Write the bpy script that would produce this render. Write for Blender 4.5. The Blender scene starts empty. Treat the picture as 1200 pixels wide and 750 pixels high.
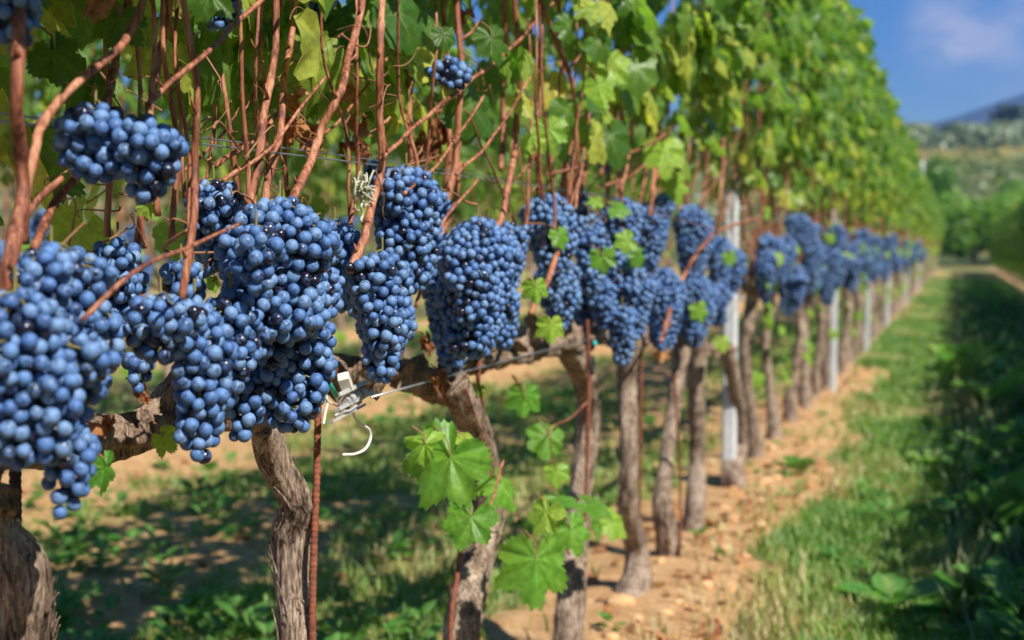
import bpy, math, random, time
T0_ = time.time()
import numpy as np
from mathutils import Vector, Matrix, Euler
R = math.radians
sc = bpy.context.scene
col = sc.collection
# ------------------------------------------------------------------ camera
FPX = 1667.0                      # focal length in pixels of the 1200 px wide photograph (50 mm lens)
YAW, PITCH, CAMZ = R(17.33), math.atan(100 / FPX), 1.0
cam_d = bpy.data.cameras.new('camera'); cam = bpy.data.objects.new('camera', cam_d); col.objects.link(cam)
cam_d.lens = 50; cam_d.sensor_width = 36; cam_d.clip_start = 0.05; cam_d.clip_end = 9000
cam.location = (0, 0, CAMZ); cam.rotation_euler = (math.pi / 2 - PITCH, 0, YAW)
cam_d.dof.use_dof = True; cam_d.dof.focus_distance = 1.62; cam_d.dof.aperture_fstop = 5.0
sc.camera = cam
CM = Euler((math.pi / 2 - PITCH, 0, YAW)).to_matrix()
def ray(px, py):
    return (CM @ Vector((px - 600, -(py - 375), -FPX))).normalized()
# ------------------------------------------------------------------ sky and sun
SUN_EL, SUN_AZ = R(47), R(122)    # azimuth clockwise from +Y
world = bpy.data.worlds.new('World'); sc.world = world; world.use_nodes = True
wn = world.node_tree.nodes; wl = world.node_tree.links
bg = wn['Background']; bg.inputs['Strength'].default_value = 0.056
sky = wn.new('ShaderNodeTexSky'); sky.sky_type = 'NISHITA'; sky.sun_disc = False
sky.sun_elevation = SUN_EL; sky.sun_rotation = SUN_AZ; sky.air_density = 1.0; sky.dust_density = 0.2; sky.ozone_density = 4.0
tcw = wn.new('ShaderNodeTexCoord')
def cloud_mask(prev, px, py, rad, dens):
    d = ray(px, py)
    v = wn.new('ShaderNodeVectorMath'); v.operation = 'DISTANCE'; wl.new(tcw.outputs['Generated'], v.inputs[0]); v.inputs[1].default_value = d
    m = wn.new('ShaderNodeMapRange'); m.interpolation_type = 'SMOOTHERSTEP'; wl.new(v.outputs['Value'], m.inputs['Value'])
    m.inputs['From Min'].default_value = rad; m.inputs['From Max'].default_value = 0; m.inputs['To Max'].default_value = dens
    a = wn.new('ShaderNodeMath'); a.operation = 'ADD'; wl.new(m.outputs[0], a.inputs[0])
    if prev is None: a.inputs[1].default_value = 0
    else: wl.new(prev, a.inputs[1])
    return a.outputs[0]
cm = cloud_mask(None, 1108, 42, .040, .85)
cm = cloud_mask(cm, 1165, 0, .075, .60)
cm = cloud_mask(cm, 1300, -60, .16, .8)
nz = wn.new('ShaderNodeTexNoise'); nz.inputs['Scale'].default_value = 22; nz.inputs['Detail'].default_value = 6
mp = wn.new('ShaderNodeMapping'); mp.inputs['Scale'].default_value = (1, 1, 2.2)
wl.new(tcw.outputs['Generated'], mp.inputs['Vector']); wl.new(mp.outputs[0], nz.inputs['Vector'])
mr = wn.new('ShaderNodeMapRange'); mr.inputs['From Min'].default_value = .3; mr.inputs['From Max'].default_value = .68
wl.new(nz.outputs['Fac'], mr.inputs['Value'])
mu = wn.new('ShaderNodeMath'); mu.operation = 'MULTIPLY'; mu.use_clamp = True; wl.new(cm, mu.inputs[0]); wl.new(mr.outputs[0], mu.inputs[1])
hs = wn.new('ShaderNodeHueSaturation'); hs.inputs['Saturation'].default_value = 1.45; wl.new(sky.outputs[0], hs.inputs['Color'])
mxw = wn.new('ShaderNodeMixRGB'); wl.new(mu.outputs[0], mxw.inputs['Fac']); wl.new(hs.outputs[0], mxw.inputs['Color1'])
mxw.inputs['Color2'].default_value = (7.0, 7.3, 7.8, 1)
wl.new(mxw.outputs[0], bg.inputs['Color'])
S = Vector((math.cos(SUN_EL) * math.sin(SUN_AZ), math.cos(SUN_EL) * math.cos(SUN_AZ), math.sin(SUN_EL)))
sl = bpy.data.lights.new('sun', 'SUN'); sl.energy = 5.0; sl.angle = R(.53); sl.color = (1, .945, .86)
so = bpy.data.objects.new('sun', sl); so.rotation_euler = (-S).to_track_quat('-Z', 'Y').to_euler(); so.location = (5, -5, 8); col.objects.link(so)
sc.view_settings.view_transform = 'Standard'; sc.view_settings.look = 'None'; sc.view_settings.gamma = 1
sc.view_settings.exposure = 0.92; sc.view_settings.use_curve_mapping = False
sc.cycles.max_bounces = 6; sc.cycles.diffuse_bounces = 3; sc.cycles.transmission_bounces = 4; sc.cycles.transparent_max_bounces = 4
sc.cycles.sample_clamp_indirect = 4; sc.cycles.use_denoising = True
# ------------------------------------------------------------------ layout numbers
RX, LX, LX2, QX = -0.82, -3.55, -6.3, 1.65      # the photographed row, the two rows behind it, the row to the right
def P(px, py, X=RX):
    """the world point where the line of sight through a photo pixel meets the vertical plane x = X"""
    d = ray(px, py); k = X / d.x
    return Vector((0, 0, CAMZ)) + d * k
def Dcam(X, px): return P(px, 275, X).length
def mpp(px, X=RX):                 # metres per photo pixel there
    p = P(px, 275, X) - Vector((0, 0, CAMZ))
    return abs((CM.inverted() @ p).z) / FPX
# ------------------------------------------------------------------ noise
def vnoise(x, y, z=0.0, seed=0):
    x = np.asarray(x, float); y = np.asarray(y, float); z = np.broadcast_to(np.asarray(z, float), x.shape)
    xi, yi, zi = np.floor(x).astype(np.int64), np.floor(y).astype(np.int64), np.floor(z).astype(np.int64)
    xf, yf, zf = x - xi, y - yi, z - zi
    u, v, w = [t * t * (3 - 2 * t) for t in (xf, yf, zf)]
    def h(a, b, c):
        n = (a * 374761393 + b * 668265263 + c * 2147483647 + seed * 144665) & 0xffffffff
        n = ((n ^ (n >> 13)) * 1274126177) & 0xffffffff
        n = ((n ^ (n >> 16)) * 2246822519) & 0xffffffff
        return ((n ^ (n >> 15)) & 0xffff) / 65535.0
    r = 0
    for dx in (0, 1):
        for dy in (0, 1):
            for dz in (0, 1):
                r = r + h(xi + dx, yi + dy, zi + dz) * (u if dx else 1 - u) * (v if dy else 1 - v) * (w if dz else 1 - w)
    return r
def fbm(x, y, z=0.0, seed=0, o=4):
    r, a, s = 0, .5, 0
    for i in range(o):
        f = 2 ** i
        r = r + a * vnoise(np.asarray(x) * f, np.asarray(y) * f, np.asarray(z) * f, seed + i * 17); s += a; a *= .5
    return r / s
# ------------------------------------------------------------------ mesh helpers
def mesh(name, V, F, mats, smooth=True, attrs=None, midx=None):
    """V (n,3) array, F (m,3|4) array or list of arrays"""
    me = bpy.data.meshes.new(name)
    V = np.asarray(V, np.float32)
    Fs = F if isinstance(F, list) else [F]
    Fs = [np.asarray(f, np.int32) for f in Fs if len(f)]
    loops = np.concatenate([f.ravel() for f in Fs]); sizes = np.concatenate([np.full(len(f), f.shape[1], np.int32) for f in Fs])
    me.vertices.add(len(V)); me.vertices.foreach_set('co', V.ravel())
    me.loops.add(len(loops)); me.loops.foreach_set('vertex_index', loops)
    st = np.zeros(len(sizes), np.int32); st[1:] = np.cumsum(sizes)[:-1]
    me.polygons.add(len(sizes)); me.polygons.foreach_set('loop_start', st)
    try: me.polygons.foreach_set('loop_total', sizes)
    except Exception: pass
    me.polygons.foreach_set('use_smooth', np.full(len(sizes), smooth, bool))
    if midx is not None: me.polygons.foreach_set('material_index', np.asarray(midx, np.int32))
    for k, a in (attrs or {}).items():
        a = np.asarray(a, np.float32)
        t = me.attributes.new(k, 'FLOAT' if a.ndim == 1 else 'FLOAT_VECTOR', 'POINT')
        t.data.foreach_set('value' if a.ndim == 1 else 'vector', a.ravel())
    for m in (mats if isinstance(mats, (list, tuple)) else [mats]): me.materials.append(m)
    me.update(calc_edges=True)
    return me
def ob(name, me, parent=None, loc=None):
    o = bpy.data.objects.new(name, me); col.objects.link(o)
    if parent is not None: o.parent = parent
    if loc is not None: o.location = loc
    return o
def tag(o, label=None, cat=None, group=None, kind=None):
    if label: o['label'] = label
    if cat: o['category'] = cat
    if group: o['group'] = group
    if kind: o['kind'] = kind
    return o
def empty(name, loc, label, cat, group=None, rz=0):
    o = bpy.data.objects.new(name, None); col.objects.link(o); o.location = loc; o.rotation_euler = (0, 0, rz); o.empty_display_size = .1
    return tag(o, label, cat, group)
def copy_tree(o, kids, loc, rz=0, scl=None, label=None, group=None):
    r = o.copy(); col.objects.link(r); r.location = loc; r.rotation_euler = (0, 0, rz)
    if scl is not None: r.scale = scl
    if label: r['label'] = label
    if group: r['group'] = group
    elif 'group' in r: del r['group']
    for ch in kids:
        c = ch.copy(); col.objects.link(c); c.parent = r
    return r
class MB:
    """collects pieces for one mesh"""
    def __init__(s): s.V = []; s.T = []; s.Q = []; s.n = 0; s.A = []
    def add(s, V, T=None, Q=None, a=0.0):
        V = np.asarray(V, float); s.V.append(V)
        if T is not None and len(T): s.T.append(np.asarray(T) + s.n)
        if Q is not None and len(Q): s.Q.append(np.asarray(Q) + s.n)
        s.A.append(np.broadcast_to(np.asarray(a, float), (len(V),)).copy()); s.n += len(V)
    def data(s, name, mats, smooth=True, attr='rnd', extra=None):
        F = []
        if s.T: F.append(np.concatenate(s.T))
        if s.Q: F.append(np.concatenate(s.Q))
        at = {attr: np.concatenate(s.A)}
        if extra: at.update(extra)
        return mesh(name, np.concatenate(s.V), F, mats, smooth, at)
def spline(pts, n):
    """Catmull-Rom through rows of pts (any width), n samples"""
    p = np.asarray(pts, float)
    if len(p) < 2: return p
    p = np.vstack([2 * p[0] - p[1], p, 2 * p[-1] - p[-2]])
    m = len(p) - 3; t = np.linspace(0, m - 1e-9, n); i = t.astype(int); f = (t - i)[:, None]
    a, b, c, d = p[i], p[i + 1], p[i + 2], p[i + 3]
    return .5 * (2 * b + (c - a) * f + (2 * a - 5 * b + 4 * c - d) * f ** 2 + (3 * b - a - 3 * c + d) * f ** 3)
def tube_arr(path, rad, sides=8, rough=0.0, freq=40, seed=0, twist=0.0, ridges=0):
    P_ = np.asarray(path, float); n = len(P_); rad = np.broadcast_to(np.asarray(rad, float), (n,))
    T = np.gradient(P_, axis=0); T /= np.linalg.norm(T, axis=1)[:, None] + 1e-12
    u = np.cross(T[0], [0, 0, 1.0] if abs(T[0][2]) < .9 else [0, 1.0, 0]); u /= np.linalg.norm(u)
    U = [u]
    for i in range(1, n):
        u = U[-1] - T[i] * np.dot(U[-1], T[i]); u /= np.linalg.norm(u) + 1e-12; U.append(u)
    U = np.array(U); W = np.cross(T, U)
    L = np.concatenate([[0], np.cumsum(np.linalg.norm(np.diff(P_, axis=0), axis=1))])
    th = np.linspace(0, 2 * math.pi, sides, endpoint=False)[None, :] + (L * twist)[:, None]
    r = rad[:, None] * np.ones((1, sides))
    V = P_[:, None, :] + r[..., None] * (np.cos(th)[..., None] * U[:, None, :] + np.sin(th)[..., None] * W[:, None, :])
    if rough > 0:
        c, s_ = np.cos(th - (L * twist)[:, None]), np.sin(th - (L * twist)[:, None])
        nn = fbm(c * 1.6 + seed, s_ * 1.6, (L * freq)[:, None] * np.ones_like(c), seed, 4) - .5
        if ridges:
            nn = nn * .7 + .55 * (fbm(c * ridges, s_ * ridges + seed, (L * freq * .22)[:, None] * np.ones_like(c), seed + 5, 3) - .5) * 1.6
        r = r * (1 + rough * 2 * nn)
        V = P_[:, None, :] + r[..., None] * (np.cos(th)[..., None] * U[:, None, :] + np.sin(th)[..., None] * W[:, None, :])
    V = V.reshape(-1, 3)
    i = np.arange(n - 1)[:, None] * sides; j = np.arange(sides)[None, :]; k = (j + 1) % sides
    Q = np.stack([i + j, i + k, i + sides + k, i + sides + j], -1).reshape(-1, 4)
    a, b = len(V), len(V) + 1
    V = np.vstack([V, P_[0], P_[-1]])
    jj = np.arange(sides); kk = (jj + 1) % sides
    T_ = np.vstack([np.stack([np.full(sides, a), kk, jj], -1), np.stack([np.full(sides, b), (n - 1) * sides + jj, (n - 1) * sides + kk], -1)])
    return V, T_, Q
def box_arr(c, ax, hs):
    """box centre, three axes rows, half sizes; edges chamfered"""
    c = np.array(c, float); ax = np.array(ax, float); hs = np.array(hs, float)
    b = min(hs) * .18; V = []
    for sx in (-1, 1):
        for sy in (-1, 1):
            for sz in (-1, 1):
                s = np.array([sx, sy, sz])
                for k in range(3):
                    v = s * hs - s * b; v[k] = s[k] * hs[k]; V.append(c + v @ ax)
    V = np.array(V)
    import itertools
    from mathutils import geometry
    bm_ = None
    import bmesh
    bm = bmesh.new(); [bm.verts.new(v) for v in V]; bmesh.ops.convex_hull(bm, input=bm.verts[:])
    bm.verts.index_update(); VV = np.array([v.co[:] for v in bm.verts]); TT = []
    for f in bm.faces:
        ids = [v.index for v in f.verts]
        for q in range(1, len(ids) - 1): TT.append((ids[0], ids[q], ids[q + 1]))
    bm.free()
    return VV, np.array(TT), None
# ------------------------------------------------------------------ materials
def mat(name):
    m = bpy.data.materials.new(name); m.use_nodes = True
    t = m.node_tree; return m, t.nodes, t.links, t.nodes['Principled BSDF']
def N(n, typ, **kw):
    x = n.new('ShaderNode' + typ)
    for k, v in kw.items():
        if k in x.inputs: x.inputs[k].default_value = v
        else: setattr(x, k, v)
    return x
def ramp(n, stops):
    r = n.new('ShaderNodeValToRGB'); e = r.color_ramp.elements
    while len(e) < len(stops): e.new(.5)
    for q, (p, c) in zip(e, stops): q.position = p; q.color = (*c, 1)
    return r
def attr(n, name):
    a = n.new('ShaderNodeAttribute'); a.attribute_name = name; return a
def mrange(n, l, src, a, b, c=0., d=1.):
    m = n.new('ShaderNodeMapRange'); l.new(src, m.inputs['Value'])
    for k, v in zip(('From Min', 'From Max', 'To Min', 'To Max'), (a, b, c, d)): m.inputs[k].default_value = v
    return m.outputs[0]
def math_(n, l, op, a, b):
    m = n.new('ShaderNodeMath'); m.operation = op
    for i, v in enumerate((a, b)):
        if isinstance(v, (int, float)): m.inputs[i].default_value = v
        else: l.new(v, m.inputs[i])
    return m.outputs[0]
def bump(n, l, h, strength, dist, bs):
    b = n.new('ShaderNodeBump'); b.inputs['Strength'].default_value = strength; b.inputs['Distance'].default_value = dist
    l.new(h, b.inputs['Height']); l.new(b.outputs[0], bs.inputs['Normal']); return b
# berry skin: blue waxy bloom over black purple skin, the bloom rubbed off in patches
def berry_mat():
    m, n, l, bs = mat('grape_skin')
    tc = N(n, 'TexCoord'); a = attr(n, 'rnd'); oi = N(n, 'ObjectInfo')
    off = n.new('ShaderNodeVectorMath'); off.operation = 'ADD'; bp = attr(n, 'bp'); scar = attr(n, 'scar'); l.new(bp.outputs['Vector'], off.inputs[0])
    sc_ = n.new('ShaderNodeVectorMath'); sc_.operation = 'SCALE'; sc_.inputs['Scale'].default_value = 3
    cb = n.new('ShaderNodeCombineXYZ'); l.new(oi.outputs['Random'], cb.inputs[0]); l.new(a.outputs['Fac'], cb.inputs[1])
    l.new(cb.outputs[0], sc_.inputs[0]); l.new(sc_.outputs[0], off.inputs[1])
    n1 = N(n, 'TexNoise', Scale=150., Detail=5., Roughness=.65); l.new(off.outputs[0], n1.inputs['Vector'])
    n2 = N(n, 'TexNoise', Scale=700., Detail=4.); l.new(off.outputs[0], n2.inputs['Vector'])
    rs = math_(n, l, 'ADD', oi.outputs['Random'], a.outputs['Fac']); fr = math_(n, l, 'FRACT', rs, 0)
    rr = N(n, 'ValToRGB'); e = rr.color_ramp.elements       # few berries have lost their bloom
    e[0].position = 0; e[0].color = (.0, .0, .0, 1); e[1].position = .14; e[1].color = (.75, .75, .75, 1)
    x = e.new(.06); x.color = (.15, .15, .15, 1); x = e.new(.55); x.color = (.98, .98, .98, 1)
    l.new(fr, rr.inputs['Fac'])
    s = math_(n, l, 'ADD', rr.outputs['Color'], mrange(n, l, n1.outputs['Fac'], .32, .62, -.75, .25))
    s = math_(n, l, 'ADD', s, mrange(n, l, n2.outputs['Fac'], .35, .65, -.12, .10))
    f = mrange(n, l, s, .0, .85); 
    c = N(n, 'MixRGB'); l.new(f, c.inputs['Fac']); c.inputs['Color1'].default_value = (.010, .008, .020, 1)
    bl = ramp(n, [(0, (.055, .132, .330)), (.5, (.088, .188, .400)), (1, (.140, .245, .430))]); l.new(a.outputs['Fac'], bl.inputs['Fac'])
    l.new(bl.outputs[0], c.inputs['Color2']); k = N(n, 'MixRGB'); l.new(mrange(n, l, scar.outputs['Fac'], .62, .78), k.inputs['Fac']); l.new(c.outputs[0], k.inputs['Color1']); k.inputs['Color2'].default_value = (.09, .05, .03, 1); l.new(k.outputs[0], bs.inputs['Base Color'])
    l.new(mrange(n, l, f, 0, 1, .22, .62), bs.inputs['Roughness'])
    bs.inputs['Specular IOR Level'].default_value = .42
    bump(n, l, n2.outputs['Fac'], .12, .0006, bs)
    return m
def leaf_mat(name, stops, trans=.42, tcol=(.26, .42, .03), rough=.42):
    m, n, l, bs = mat(name)
    a = attr(n, 'rnd'); v = attr(n, 'vein'); lp = attr(n, 'luv')
    r = ramp(n, stops); l.new(a.outputs['Fac'], r.inputs['Fac'])
    tc = N(n, 'TexCoord'); nz = N(n, 'TexNoise', Scale=14., Detail=5., Roughness=.65); l.new(tc.outputs['Object'], nz.inputs['Vector'])
    nl = N(n, 'TexNoise', Scale=7., Detail=4.); l.new(lp.outputs['Vector'], nl.inputs['Vector'])
    br = N(n, 'HueSaturation'); l.new(r.outputs[0], br.inputs['Color'])
    l.new(mrange(n, l, nl.outputs['Fac'], .3, .7, .72, 1.3), br.inputs['Value'])
    l.new(mrange(n, l, nz.outputs['Fac'], .3, .7, .485, .515), br.inputs['Hue'])
    sp = N(n, 'TexVoronoi', Scale=5.5); l.new(lp.outputs['Vector'], sp.inputs['Vector']); sn = N(n, 'TexNoise', Scale=30., Detail=3.); l.new(lp.outputs['Vector'], sn.inputs['Vector'])
    sq = math_(n, l, 'ADD', sp.outputs['Distance'], math_(n, l, 'MULTIPLY', sn.outputs['Fac'], .25)); spm = N(n, 'MixRGB'); l.new(mrange(n, l, sq, .16, .24, .75, 0), spm.inputs['Fac']); l.new(br.outputs[0], spm.inputs['Color1']); spm.inputs['Color2'].default_value = (.20, .12, .04, 1)
    vm = N(n, 'MixRGB'); l.new(mrange(n, l, v.outputs['Fac'], .55, 1, 0, .6), vm.inputs['Fac']); l.new(spm.outputs[0], vm.inputs['Color1']); vm.inputs['Color2'].default_value = (.30, .36, .12, 1)
    geo = N(n, 'NewGeometry')
    bk = N(n, 'MixRGB'); l.new(geo.outputs['Backfacing'], bk.inputs['Fac']); l.new(vm.outputs[0], bk.inputs['Color1'])
    lt = N(n, 'MixRGB'); lt.inputs['Fac'].default_value = .30; l.new(vm.outputs[0], lt.inputs['Color1']); lt.inputs['Color2'].default_value = (.24, .33, .16, 1)
    l.new(lt.outputs[0], bk.inputs['Color2']); l.new(bk.outputs[0], bs.inputs['Base Color'])
    bs.inputs['Roughness'].default_value = rough; bs.inputs['Specular IOR Level'].default_value = .35
    h = math_(n, l, 'ADD', nl.outputs['Fac'], math_(n, l, 'MULTIPLY', v.outputs['Fac'], .5))
    bump(n, l, h, .35, .002, bs)
    tr = N(n, 'BsdfTranslucent'); th = N(n, 'MixRGB'); th.blend_type = 'MULTIPLY'; th.inputs['Fac'].default_value = .35
    tr2 = N(n, 'HueSaturation', Saturation=1.05, Value=3.8); l.new(br.outputs[0], tr2.inputs['Color'])
    th.blend_type = 'MIX'; th.inputs['Fac'].default_value = .5; l.new(tr2.outputs[0], th.inputs['Color1']); th.inputs['Color2'].default_value = (*tcol, 1)
    l.new(th.outputs[0], tr.inputs['Color'])
    mx = N(n, 'MixShader'); mx.inputs['Fac'].default_value = trans; l.new(bs.outputs[0], mx.inputs[1]); l.new(tr.outputs[0], mx.inputs[2])
    l.new(mx.outputs[0], n['Material Output'].inputs['Surface'])
    return m
def bark_mat(name, dark, mid, light, scale=1.0, bstr=.9, rough=.9):
    m, n, l, bs = mat(name)
    tc = N(n, 'TexCoord'); mp = N(n, 'Mapping'); mp.inputs['Scale'].default_value = (1, 1, .13); l.new(tc.outputs['Object'], mp.inputs['Vector'])
    n1 = N(n, 'TexNoise', Scale=230. * scale, Detail=6., Roughness=.7, Distortion=.4); l.new(mp.outputs[0], n1.inputs['Vector'])
    n2 = N(n, 'TexNoise', Scale=22. * scale, Detail=4.); l.new(tc.outputs['Object'], n2.inputs['Vector'])
    s = math_(n, l, 'ADD', math_(n, l, 'MULTIPLY', n1.outputs['Fac'], .72), math_(n, l, 'MULTIPLY', n2.outputs['Fac'], .35))
    r = ramp(n, [(.43, dark), (.53, mid), (.66, light)]); l.new(s, r.inputs['Fac']); l.new(r.outputs[0], bs.inputs['Base Color'])
    bs.inputs['Roughness'].default_value = rough; bs.inputs['Specular IOR Level'].default_value = .2
    bump(n, l, s, bstr, .006 / scale, bs)
    return m
def plain(name, c, rough=.6, metal=0., var=.25, scale=60., bstr=.1, spec=.4):
    m, n, l, bs = mat(name)
    tc = N(n, 'TexCoord'); nz = N(n, 'TexNoise', Scale=scale, Detail=5., Roughness=.6); l.new(tc.outputs['Object'], nz.inputs['Vector'])
    h = N(n, 'HueSaturation'); h.inputs['Color'].default_value = (*c, 1); l.new(mrange(n, l, nz.outputs['Fac'], .3, .7, 1 - var, 1 + var), h.inputs['Value'])
    l.new(h.outputs[0], bs.inputs['Base Color']); bs.inputs['Roughness'].default_value = rough; bs.inputs['Metallic'].default_value = metal
    bs.inputs['Specular IOR Level'].default_value = spec
    bump(n, l, nz.outputs['Fac'], bstr, .002, bs)
    return m
M_BERRY = berry_mat()
GREENS = [(0, (.030, .085, .012)), (.30, (.060, .140, .016)), (.60, (.115, .210, .028)), (.82, (.21, .29, .04)), (.95, (.36, .37, .06)), (1, (.46, .33, .06))]
M_LEAF = leaf_mat('vine_leaf', GREENS)
M_LEAFY = leaf_mat('young_vine_leaf', [(0, (.07, .19, .02)), (.5, (.12, .27, .03)), (1, (.26, .38, .05))], .40, (.34, .52, .05))
M_DRY = leaf_mat('dry_leaf', [(0, (.16, .05, .02)), (.5, (.36, .15, .06)), (1, (.50, .28, .12))], .2, (.5, .2, .06), .8)
M_BARK = bark_mat('vine_bark', (.045, .030, .020), (.24, .17, .12), (.50, .40, .30))
M_CORD = bark_mat('old_wood', (.04, .026, .018), (.20, .135, .09), (.42, .31, .22), 1.1)
M_CANE = bark_mat('ripe_cane', (.09, .026, .014), (.28, .092, .045), (.50, .24, .13), .6, .5, .5)
M_CANE.node_tree.nodes['Principled BSDF'].inputs['Specular IOR Level'].default_value = .4
M_STALK = plain('grape_stalk', (.20, .17, .05), .7)
M_TENDRIL = plain('tendril', (.26, .12, .06), .6)
M_RUST = plain('rusty_iron', (.20, .062, .03), .85, 0., .45, 90., .6)
M_WIRE = plain('galvanised_wire', (.42, .44, .45), .4, .85, .2)
M_POST = plain('pale_concrete', (.50, .51, .50), .85, 0., .14, 30., .3)
M_ZINC = plain('weathered_zinc', (.46, .46, .44), .5, .35, .2, 80., .15)
M_CREAM = plain('cream_plastic', (.62, .58, .48), .5)
M_TEAL = plain('teal_plastic', (.01, .40, .34), .35)
M_STRING = plain('white_string', (.72, .66, .58), .8, 0., .12, 300., .3)
M_BLACK = plain('black_rubber', (.02, .02, .02), .6)
M_CHAR = plain('blackened_wood', (.025, .018, .015), .85)
# ------------------------------------------------------------------ leaves
LOBES = [(0, 1.05), (14, .90), (28, .71), (38, .82), (52, .94), (66, .84), (80, .68), (95, .78), (110, .82), (130, .72), (150, .62), (167, .38), (180, .08)]
def leaf_template(spokes, rings, seed, cup=.25, droop=.35, ripple=.05):
    rs = np.random.RandomState(seed)
    a = np.linspace(-180, 180, spokes, endpoint=False)
    lob = np.array(LOBES, float); lob[:, 1] *= 1 + rs.uniform(-.07, .07, len(lob))
    base = np.interp(np.abs(a + rs.uniform(-3, 3)), lob[:, 0], lob[:, 1])
    tooth = np.where(np.arange(spokes) % 2 == 0, .045, -.05) if spokes < 60 else .055 * (1 - 2 * np.abs(((np.arange(spokes) * .25) % 1) - .5)) * 2 - .055
    r = base * (1 + tooth * (np.abs(a) < 172) + rs.uniform(-.03, .03, spokes))
    V = [[0, 0, 0]]; vein = [1.0]
    ar = np.radians(a)
    vf = np.exp(-np.min(np.abs(np.abs(a)[:, None] - np.array([0, 54, 108])[None, :]), axis=1) ** 2 / (2 * (2.6 if spokes > 60 else 4.0) ** 2))
    ph = rs.uniform(0, 6, 3)
    for q in rings:
        R_ = r * q
        u, v = R_ * np.sin(ar), R_ * np.cos(ar)
        z = -cup * np.abs(u) ** 1.3 * .8 - droop * np.clip(v, 0, 2) ** 2 * .6 + ripple * q * (np.sin(5 * ar + ph[0]) + .6 * np.sin(9 * ar + ph[1])) + vf * .03 * q * -1
        V += np.stack([u, v, z], -1).tolist(); vein += (vf * (1 - .5 * q)).tolist()
    V = np.array(V); T = []; Q = []
    j = np.arange(spokes); k = (j + 1) % spokes
    T = np.stack([np.zeros(spokes, int), 1 + k, 1 + j], -1)
    for i in range(len(rings) - 1):
        A = 1 + i * spokes; B = A + spokes
        Q.append(np.stack([A + j, A + k, B + k, B + j], -1))
    Q = np.concatenate(Q) if Q else np.zeros((0, 4), int)
    luv = V.copy(); luv[:, 2] = seed * 3.1
    return V, T, Q, np.array(vein), luv
LT_MID = [leaf_template(36, (.55, 1.0), s, *c) for s, c in enumerate([(.25, .35, .05), (.5, .2, .07), (.1, .7, .05), (.6, .5, .09)])]
LT_HERO = [leaf_template(144, (.12, .3, .5, .7, .86, 1.0), s, *c) for s, c in enumerate([(.18, .25, .06), (.4, .3, .07), (.1, .5, .06), (.7, .3, .08)])]
LT_LOW = [leaf_template(14, (1.0,), s, .3, .4, .05) for s in range(3)]
class LeafB:
    def __init__(s): s.V = []; s.T = []; s.Q = []; s.A = []; s.W = []; s.L = []; s.n = 0
    def add(s, tmpl, pos, nrm, tip, size, rnd):
        V, T, Q, w, luv = tmpl
        nrm = np.array(nrm, float); nrm /= np.linalg.norm(nrm); tip = np.array(tip, float); tip = tip - nrm * np.dot(tip, nrm); tip /= np.linalg.norm(tip) + 1e-9
        u = np.cross(tip, nrm)
        s.V.append(np.asarray(pos) + size * (V[:, :1] * u + V[:, 1:2] * tip + V[:, 2:] * nrm)); s.T.append(T + s.n)
        if len(Q): s.Q.append(Q + s.n)
        s.A.append(np.full(len(V), rnd)); s.W.append(w); s.L.append(luv + rnd * 7); s.n += len(V)
    def data(s, name, m, extra=None):
        V = np.concatenate(s.V); T = [np.concatenate(s.T)]
        if s.Q: T.append(np.concatenate(s.Q))
        A, W, L = np.concatenate(s.A), np.concatenate(s.W), np.concatenate(s.L)
        return mesh(name, V, T, m, True, {'rnd': A, 'vein': W, 'luv': L})
def canopy(seed, n=310, ylen=.72, zmin=1.34, zmax=2.30, tm=LT_MID, thin=1.0):
    rs = np.random.RandomState(seed); B = LeafB()
    ph = rs.uniform(0, 50)
    for i in range(n):
        y = rs.uniform(-ylen / 2, ylen / 2); k = rs.uniform()
        z = zmin + (zmax - zmin) * rs.uniform() ** .92
        if rs.uniform() < .045: z = zmin - rs.uniform(0, .2)
        f = (z - zmin) / (zmax - zmin)
        hx = (.12 + .13 * math.sin(min(1, max(0, f * 1.1 + .12)) * 2.6)) * thin
        hx *= .75 + .6 * float(fbm(np.array([y * 4 + ph]), np.array([z * 3.2]), 0., seed, 2)[0])
        side = -1 if k < .40 else 1
        if k > .84: x = rs.uniform(-hx, hx); 
        else: x = side * hx * rs.uniform(.75, 1.08)
        if f > .9: nx, nz = rs.normal(0, .5) + side * .3, 1.0
        else: nx, nz = side * rs.uniform(.6, 1), rs.uniform(-.05, .9)
        nr = (nx, rs.normal(0, .45), nz)
        tip = (side * .3, rs.normal(0, .45), -1)
        c = min(1, max(0, rs.beta(2.2, 2.6)))
        if rs.uniform() < .05: c = rs.uniform(.86, 1)
        if f < .2 and rs.uniform() < .3: c = rs.uniform(.7, .97)
        B.add(tm[rs.randint(len(tm))], (x, y, z), nr, tip, rs.uniform(.038, .072), c)
    for i in range(3):               # shoots standing out of the top
        y0 = rs.uniform(-.35, .35); x0 = rs.uniform(-.12, .12); h = rs.uniform(.1, .32)
        for q in range(5):
            z = zmax + h * q / 5; a = rs.uniform(0, 6.3)
            B.add(tm[rs.randint(len(tm))], (x0 + .04 * math.cos(a), y0 + .04 * math.sin(a), z), (math.cos(a), math.sin(a), .8), (math.cos(a), math.sin(a), -.6), rs.uniform(.03, .05), rs.uniform(.5, .85))
    return B
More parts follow.
